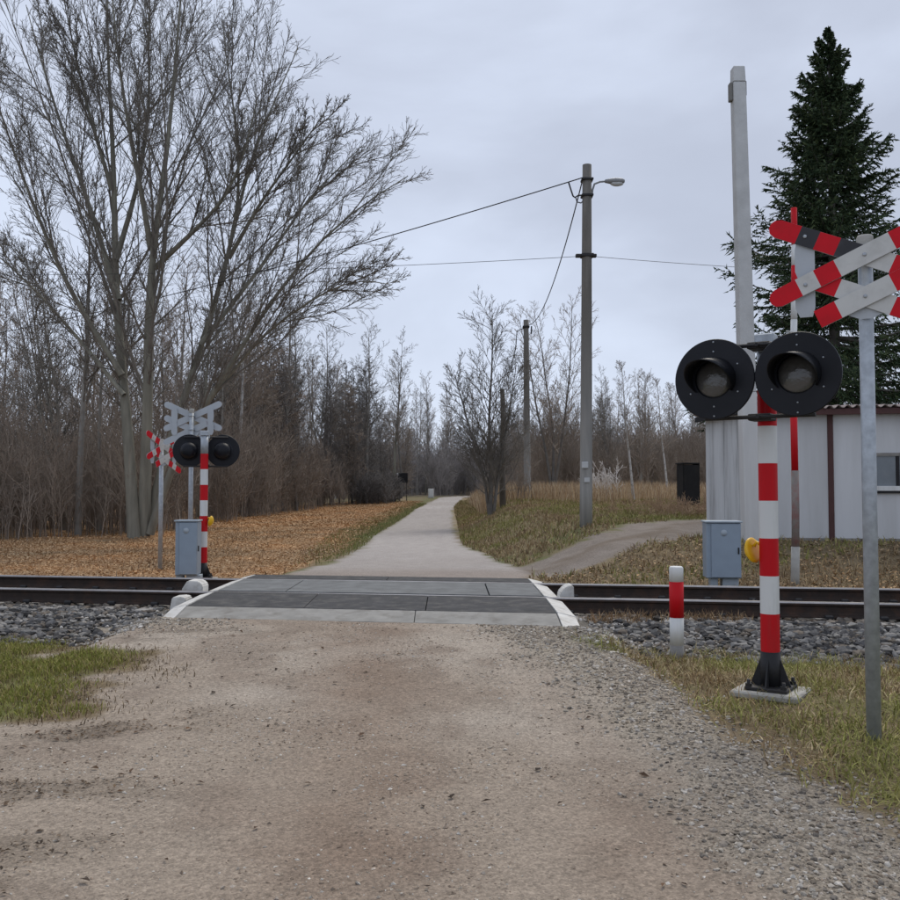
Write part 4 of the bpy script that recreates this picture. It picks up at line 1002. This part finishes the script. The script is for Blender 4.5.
# singled-out trees on the right
p = at(490, 515, 35)
rs = np.random.RandomState(77)
make_tree('roadside_tree', 'bare multi-stemmed tree leaning over the bend right of the road', 'tree', p,
    [[(0, 0, -.2), (.05, 0, 1.5), (-.05, .1, 3.5), (.1, 0, 5.5), (.1, 0, 7.4)], [(.1, 0, -.2), (.35, 0, 1.8), (.7, .1, 3.6), (1.0, .2, 5.6)], [(0, .1, -.2), (-.2, 0, 1.4), (-.75, .1, 3.2), (-1.3, 0, 5.2)]],
    [(.10, .012), (.075, .012), (.07, .012)],
    [dict(cnt=38, t0=.12, t1=.99, ln=.34, ang=.78, K=6, up=.10, wob=.09, rsc=.42, rmin=.011, rtip=.007, taper=.55), dict(cnt=8, t0=.15, t1=1, ln=.42, ang=.6, K=4, up=.07, wob=.10, rsc=.6, rmin=.007, rtip=.006, taper=.4), dict(cnt=6, t0=.2, t1=1, ln=.5, ang=.6, K=3, up=.05, wob=.12, rsc=.7, rmin=.0058, rtip=.005, taper=.3)],
    rs, M['barkd'], M['twig'], stem_name='trunk')
p = at(503, 505, 36)
t = thing('dead_trunk', 'dark dead trunk stub beside the roadside tree', 'tree trunk', p)
b = MB(); b.tube([(0, 0, -.3), (-.03, 0, 1.5), (.02, 0, 3.2), (-.02, 0, 4.4)], [.13, .115, .10, .085], 10); b.build('trunk', M['barkd'], t)
b = MB(); b.tube([(0, 0, 3.0), (.18, 0, 3.4)], [.04, .02], 6); b.build('branch_stub', M['barkd'], t)
put('fork', *at(553, 480, 58)[:2], 1.0, 'wide forked bare tree between the two poles', None, 'forked_tree', idx=0)
put('birch', *at(634, 495, 38)[:2], .52, 'thin pale-trunked young birch in the dry meadow', None, 'birch_tree')
put('birch', *at(668, 480, 52)[:2], .62, 'slim pale birch behind the black box', None, 'birch_tree')
for k_ in protos.values():
    for pr in k_:
        for ch in list(pr.children): bpy.data.objects.remove(ch)
        bpy.data.objects.remove(pr)

# --- spruce behind the shed
SD = 24.5; sb_ = at(836, 470, SD); sz0 = float(G(sb_.x, SD)); stp = at(835, 26, SD); SH = stp.z - sz0
spr = thing('spruce_tree', 'tall dark green spruce behind the shed', 'tree', (sb_.x, SD, sz0))
rs = np.random.RandomState(9)
V, F = tubes(np.array([[(0, 0, -.3), (.02, 0, SH * .4), (0, 0, SH * .75), (0, 0, SH)]]), np.array([[.20, .13, .06, .012]]), 10); link('trunk', raw_mesh('trunk', V, [F], None, True), spr, M['barkd'])
bp_, br_ = [], []
z = 2.3
while z < SH - .25:
    f = z / SH; Lb = min(4.5 * (1 - f) ** .95 + .05, 3.2); nb = 7 if f < .85 else 5
    a0 = rs.rand() * 6.283
    for k in range(nb):
        a = a0 + k * 6.283 / nb + rs.randn() * .22; L_ = Lb * rs.uniform(.55, 1.15); el = -.32 + .95 * f ** 2 + rs.randn() * .1
        q = np.array([0, 0, z + rs.uniform(-.12, .12)]); pts = [q.copy()]
        for j in range(7):
            e = el + (j / 6) ** 1.6 * (.75 - .35 * f); q = q + np.array([math.cos(a) * math.cos(e), math.sin(a) * math.cos(e), math.sin(e)]) * L_ / 7; pts.append(q.copy())
        bp_.append(pts); br_.append(np.linspace(.012 + .012 * Lb, .005, 8))
    z += (.31 if f < .7 else .25) * rs.uniform(.75, 1.2)
BP = np.array(bp_); BR = np.array(br_)
V, F = tubes(BP, BR, 4); link('branches', raw_mesh('branches', V, [F], None, True), spr, M['barkd'])
# side shoots along each branch, hanging a little, each carrying needle tufts
def shoots(P, cnt, ln, droop, rs):
    B, K, _ = P.shape; pi = np.repeat(np.arange(B), cnt); k = np.tile(np.arange(cnt), B); t = .10 + .90 * (k + rs.rand(len(k))) / cnt
    f = t * (K - 1); i = np.minimum(f.astype(int), K - 2); w = (f - i)[:, None]; pos = P[pi, i] * (1 - w) + P[pi, i + 1] * w
    T = P[pi, i + 1] - P[pi, i]; T /= np.linalg.norm(T, axis=1, keepdims=True) + 1e-9
    sidev = np.cross(T, [0, 0, 1.]); sidev /= np.linalg.norm(sidev, axis=1, keepdims=True) + 1e-9
    sg = np.where(k % 2 == 0, 1, -1)[:, None]; plen = np.linalg.norm(np.diff(P, axis=1), axis=2).sum(1)[pi]
    D = T * .75 + sidev * sg * rs.uniform(.3, .9, (len(k), 1)) + np.array([0, 0, -1.]) * (droop * rs.rand(len(k)) * (1 - .6 * t))[:, None]; D /= np.linalg.norm(D, axis=1, keepdims=True)
    L = (ln * plen * (1 - .65 * t) + .03 + .07 * np.minimum(plen, 1)) * rs.uniform(.6, 1.2, len(k))
    return pos, D, L
pos, D, L_ = shoots(BP, 50, .27, 1.3, rs)
m2 = len(pos); nt_ = 9
tt = np.tile(np.linspace(.05, 1, nt_), m2); si = np.repeat(np.arange(m2), nt_)
c0 = pos[si] + D[si] * (L_[si] * tt)[:, None]; c0[:, 2] -= .10 * (tt ** 2) * L_[si]
nrm = rs.randn(len(c0), 3); dirn = D[si] * .9 + nrm * .42 + np.array([0, 0, -.12]); dirn /= np.linalg.norm(dirn, axis=1, keepdims=True)
wv = np.cross(dirn, rs.randn(len(c0), 3)); wv /= np.linalg.norm(wv, axis=1, keepdims=True)
ll = rs.uniform(.08, .18, len(c0))[:, None] * np.clip(L_[si] * 2.2 + .25, .4, 1)[:, None]; wd = rs.uniform(.014, .032, len(c0))[:, None]
V = np.stack([c0 - wv * wd, c0 + wv * wd, c0 + dirn * ll], 1).reshape(-1, 3); F = np.arange(len(V)).reshape(-1, 3)
cn = np.array([(.045, .07, .034), (.032, .053, .026), (.075, .10, .045), (.026, .042, .022)])[rs.randint(0, 4, len(c0))]
link('needles', raw_mesh('needles', V, [F], np.repeat(cn, 3, 0)), spr, M['needle'])

# ------------------------------------------------------------------ undergrowth and ground cover beyond the track
def thicket(name, pts, h, seed, mat, label, cat, cnt=7, ln=.35, ang=.5, sub=3, r=.011, lean=.25, up=.06, per=12, rad=.75):
    """a mass of brush: one clump of stems, set many times over the area by geometry nodes"""
    rs = np.random.RandomState(seed); B = per; K = 5; az = rs.rand(B) * 6.283; hh = rs.choice(h, B)
    base = np.stack([rs.randn(B) * rad * .55, rs.randn(B) * rad * .55, np.zeros(B)], -1)
    lx = np.cos(az) * hh * lean * rs.rand(B); ly = np.sin(az) * hh * lean * rs.rand(B); f = np.linspace(0, 1, K)
    P = base[:, None] + np.stack([lx[:, None] * f ** 1.5, ly[:, None] * f ** 1.5, hh[:, None] * f - .25 * (f == 0)], -1); P[:, 1:, :2] += rs.randn(B, K - 1, 2) * .05 * hh[:, None, None] * .5
    R = (r * (.7 + .9 * rs.rand(B)))[:, None] * np.linspace(1, .55, K)[None]
    parts = [tubes(P, R, 3)]
    c = grow(P, R, rs, cnt, .15, 1, ln, ang, K=4, up=up, wob=.14, rsc=.8, rmin=r * .55, rtip=r * .5, taper=.4); parts.append(tubes(*c, 3))
    if sub: c = grow(*c, rs, sub, .2, 1, .5, .6, K=3, up=.04, wob=.15, rsc=.9, rmin=r * .5, rtip=r * .45, taper=.3); parts.append(tubes(*c, 3))
    V, F = join(parts); cm = raw_mesh(name + '_clump', V, [F], None, True); cm.materials.append(mat)
    src = bpy.data.objects.new(name + '_clump', cm)
    n = max(1, len(pts) // per); me = bpy.data.meshes.new(name); me.from_pydata([tuple(q) for q in pts[:n]], [], [])
    a = me.attributes.new('scl', 'FLOAT', 'POINT'); a.data.foreach_set('value', rs.uniform(.7, 1.2, n).astype(np.float32))
    a = me.attributes.new('rot', 'FLOAT_VECTOR', 'POINT'); rv = np.zeros((n, 3), np.float32); rv[:, 2] = rs.rand(n) * 6.283; rv[:, :2] = rs.randn(n, 2) * .05; a.data.foreach_set('vector', rv.ravel())
    me.materials.append(mat); o = link(name, me)
    g = bpy.data.node_groups.new(name + '_scatter', 'GeometryNodeTree')
    g.interface.new_socket('Geometry', in_out='INPUT', socket_type='NodeSocketGeometry'); g.interface.new_socket('Geometry', in_out='OUTPUT', socket_type='NodeSocketGeometry')
    gi = g.nodes.new('NodeGroupInput'); go = g.nodes.new('NodeGroupOutput'); ip = g.nodes.new('GeometryNodeInstanceOnPoints'); oi = g.nodes.new('GeometryNodeObjectInfo'); oi.inputs['Object'].default_value = src
    a1 = g.nodes.new('GeometryNodeInputNamedAttribute'); a1.data_type = 'FLOAT'; a1.inputs['Name'].default_value = 'scl'
    a2 = g.nodes.new('GeometryNodeInputNamedAttribute'); a2.data_type = 'FLOAT_VECTOR'; a2.inputs['Name'].default_value = 'rot'
    er = g.nodes.new('FunctionNodeEulerToRotation'); k = g.links.new
    k(gi.outputs[0], ip.inputs['Points']); k(oi.outputs['Geometry'], ip.inputs['Instance']); k(a1.outputs['Attribute'], ip.inputs['Scale']); k(a2.outputs['Attribute'], er.inputs[0]); k(er.outputs[0], ip.inputs['Rotation']); k(ip.outputs[0], go.inputs[0])
    md = o.modifiers.new('scatter', 'NODES'); md.node_group = g
    return tag(o, label, cat, kind='stuff')
def spread(n, fn):
    x, y = fn(n); return np.stack([x, y, G(x, y)], -1)
def left_edge(n, y0=27.5, y1=74, depth=9, pw=1.3):
    y = RS.uniform(y0, y1, n); x = edge_x(y) - .2 - RS.rand(n) ** pw * depth; return x, y
def left_front(n):
    x = RS.uniform(-26, -9.6, n); y = 27.6 + RS.rand(n) ** 1.4 * 9 + (x > -11.5) * 1.2 + (fbm(x, x * 0, 4) - .5) * 2; return x, y
P = spread(1500, left_front); thicket('undergrowth', P, RS.uniform(1.4, 3.9, len(P)), 41, M['brush'], 'thick brown brush forming the front edge of the left wood', 'undergrowth', cnt=9, sub=4, r=.011, ln=.34)
P = spread(1500, lambda n: left_edge(n, 30, 72)); thicket('undergrowth', P, RS.uniform(1.2, 4.2, len(P)), 42, M['brush'], 'thick brown brush along the leaf-strewn clearing beside the road', 'undergrowth', cnt=8, sub=4, r=.014, ln=.36)
P = spread(420, lambda n: (RS.uniform(-7.2, -4.4, n), RS.uniform(70, 80, n))); thicket('hedge', P, RS.uniform(.9, 1.9, len(P)), 43, M['brushd'], 'low dark hedge at the left roadside before the bend', 'hedge', per=9, rad=.5, cnt=10, sub=5, r=.016, ln=.45, ang=.8)
P = spread(11000, lambda n: (RS.uniform(-40, 70, n), RS.uniform(106, 175, n))); P = P[np.abs(P[:, 0] - rc(P[:, 1])) > 2.3]
thicket('far_undergrowth', P, RS.uniform(2, 6.0, len(P)), 44, M['hazebrush'], 'haze-grey far brush closing the end of the road', 'undergrowth', cnt=9, sub=3, r=.03, ln=.38)
P = spread(2200, lambda n: (lambda y: (y * RS.uniform(.075, .52, n), y))(RS.uniform(56, 95, n))); P = P[P[:, 0] > rc(P[:, 1]) + 3.2]
thicket('meadow_brush', P, RS.uniform(1.8, 4.8, len(P)), 45, M['brush'], 'brown brush behind the dry meadow right of the road', 'undergrowth', cnt=8, sub=4, r=.018, ln=.36)
P = spread(130, lambda n: (RS.uniform(1.7, 3.4, n), RS.uniform(38, 62, n))); thicket('bank_brush', P, RS.uniform(.6, 1.7, len(P)), 46, M['brush'], 'dark brush on the bank behind the roadside tree', 'undergrowth', per=7, rad=.6, cnt=8, sub=4, r=.013)
P = spread(130, lambda n: (RS.uniform(4.9, 8.6, n), RS.uniform(25.5, 29, n))); M['bramble'] = weathered('bramble_stems', (.36, .25, .165), .9, .25, bump=0)
thicket('bramble_tangle', P[:80], RS.uniform(.2, .45, 80), 47, M['bramble'], 'low brown bramble tangle in front of the black box', 'bramble', per=5, rad=.5, cnt=9, sub=4, r=.010, ln=.6, ang=.9, lean=.9, up=-.05)
P = spread(26, lambda n: (at(610, 480, 44).x + RS.randn(n) * .5, 44 + RS.randn(n) * .4)); 
M['palebrush'] = weathered('pale_dry_stems', (.66, .62, .58), .9, .15, bump=0)
thicket('pale_bush', P, RS.uniform(.7, 1.45, len(P)), 48, M['palebrush'], 'whitish dry bush in the meadow between pole and birch', 'bush', per=13, rad=.6, cnt=9, sub=4, r=.016, ln=.4)
P = spread(900, lambda n: (lambda x: (x, RS.uniform(13.8, 15.2, n) - .16 * x))(RS.uniform(-9, -3.2, n)))
# orange leaf litter
def lm(x, y): return (soff(x, y) > 3.0) * (1 - smooth(-2.0, -1.5, x - rc(y) + jit(x, y) * .6 + .5 * (1 - smooth(16, 24, y)))) * (x > edge_x(np.clip(y, 27.5, 112)) - 3) * (.25 + .75 * smooth(.3, .5, fbm(x * .7, y * .7, 22) + .12))
P = sample(105000, -15, -2.2, 13.6, 34, lm)
litter('fallen_leaves', P, RS.uniform(.014, .04, len(P)), ramp(len(P), [(.43, .275, .145), (.38, .235, .12), (.48, .325, .185), (.33, .205, .11), (.42, .28, .16), (.52, .37, .225)], .08), 'orange-brown fallen leaves carpeting the clearing left of the road', 'leaves', lift=.02)
P = sample(60000, -12, -2.2, 34, 78, lm)
litter('clearing_leaves', P, RS.uniform(.025, .06, len(P)), ramp(len(P), [(.43, .27, .14), (.38, .235, .12), (.48, .325, .185), (.34, .205, .11)], .08), 'orange-brown leaves in the farther part of the clearing', 'leaves', lift=.03)
P = sample(9000, -17, -2.4, 13.9, 34, lambda x, y: lm(x, y) * smooth(.5, .65, fbm(x * .8, y * .8, 71)))
blades('dry_tufts', P, RS.uniform(.08, .28, len(P)), RS.uniform(.008, .018, len(P)), ramp(len(P), [(.17, .105, .055), (.25, .15, .075), (.12, .08, .05)], .2), .8, 'straw', 'brown dry tufts among the fallen leaves', 'grass')
# green strip on both road edges and the bank
def sg(x, y): sd_ = x - rc(y); return ((np.abs(sd_ + 1.8) < .75 + jit(x, y) * .5) * smooth(17, 24, y) * .8) * (np.abs(sd_) > road_half(y) + .02)
P = sample(60000, -4, 0, 16, 75, sg)
blades('roadside_grass', P, RS.uniform(.05, .14, len(P)), RS.uniform(.010, .022, len(P)), ramp(len(P), [(.19, .205, .06), (.22, .215, .075), (.15, .165, .05), (.30, .24, .12)], .2), .7, label='green grass strip on the left edge of the far road', cat='grass')
def bk(x, y): return (x - rc(y) > road_half(y) + .05 - jit(x, y) * .35) * (soff(x, y) > 2.9) * (dtrack(x, y) > 1.02 + jit(x, y) * .4) * ~((x > 5.1) & (np.abs((y - 17) + .2 * (x - 5.35)) < .2))
P = sample(95000, .3, 12, 13.2, 46, bk)
g1 = fbm(P[:, 0] * .9, P[:, 1] * .9, 22)[:, None] + (RS.rand(len(P), 1) - .5) * .35
green = (g1 > .50) & ((P[:, 1] - P[:, 0] * .5) > 12.2)[:, None]
gcol = np.where(green, ramp(len(P), [(.23, .22, .07), (.27, .24, .09), (.19, .185, .055)], .2), ramp(len(P), [(.32, .235, .125), (.38, .28, .155), (.25, .175, .10), (.20, .135, .08)], .2))
blades('bank_grass', P, RS.uniform(.05, .17, len(P)), RS.uniform(.011, .025, len(P)), gcol, .85, label='rough green and straw grass on the bank right of the road', cat='grass')
P = sample(26000, .3, 6, 44, 82, lambda x, y: (x - rc(y) > 1.22) * (x - rc(y) < 4.5))
blades('far_bank_grass', P, RS.uniform(.08, .3, len(P)), RS.uniform(.02, .04, len(P)), ramp(len(P), [(.20, .18, .07), (.30, .22, .12), (.17, .16, .06), (.36, .27, .15)], .2), .7, label='grass on the bank where the road bends away', cat='grass')
P = sample(15000, 1.4, 11, 12.9, 17, lambda x, y: bk(x, y) * .55)
litter('bank_leaves', P, RS.uniform(.015, .04, len(P)), ramp(len(P), [(.36, .24, .13), (.27, .18, .095), (.44, .31, .18), (.20, .135, .08)], .16), 'brown leaves below the shed beyond the rails', 'leaves', lift=.02)
P = sample(46000, .8, 32, 36, 62, lambda x, y: (x - rc(y) > 2.3) * (x < .55 * y) * smooth(.25, .5, fbm(x * .25, y * .25, 81)))
blades('dry_meadow_grass', P, RS.uniform(.3, .95, len(P)), RS.uniform(.014, .035, len(P)), ramp(len(P), [(.38, .27, .16), (.46, .34, .21), (.30, .205, .125), (.52, .42, .29)], .15), .35, 'straw', 'tall straw-coloured dry grass of the meadow behind the poles', 'grass')
# a few dark leaves, twigs and clods on the foreground road
P = sample(420, -3, 1.6, 2.6, 9, lambda x, y: pd(x, y) * (.3 + .7 * (x < -1)))
litter('stray_leaves', P, RS.uniform(.008, .026, len(P)), ramp(len(P), [(.07, .045, .03), (.10, .06, .035), (.05, .035, .025)], .2), 'scattered dark leaves and bark scraps on the dirt road', 'leaves', lift=.004, tilt=.2)
P = sample(16000, -3.6, -1.0, 3.0, 7.5, lambda x, y: pd(x, y) * smooth(.52, .62, fbm(x * 1.1, y * 3.2, 31)) * (1 - smooth(-2.2, -1.1, x)))
litter('mud_debris', P, RS.uniform(.004, .014, len(P)), ramp(len(P), [(.09, .065, .045), (.12, .085, .055), (.06, .045, .033), (.16, .12, .085)], .2), 'dark muddy plant debris on the left side of the road', 'debris', lift=.004, tilt=.3)

P = sample(2600, 1.45, 3.2, 10.0, 10.85, lambda x, y: (soff(x, y) > -.62) & (soff(x, y) < -.08) & (fbm(x * 3, y * 3, 91) > .45))
blades('track_weeds', P, RS.uniform(.05, .16, len(P)), RS.uniform(.005, .011, len(P)), ramp(len(P), [(.28, .18, .10), (.20, .125, .07), (.36, .26, .15)], .2), .9, 'straw', 'brown dry weeds against the near rail right of the deck', 'weeds')
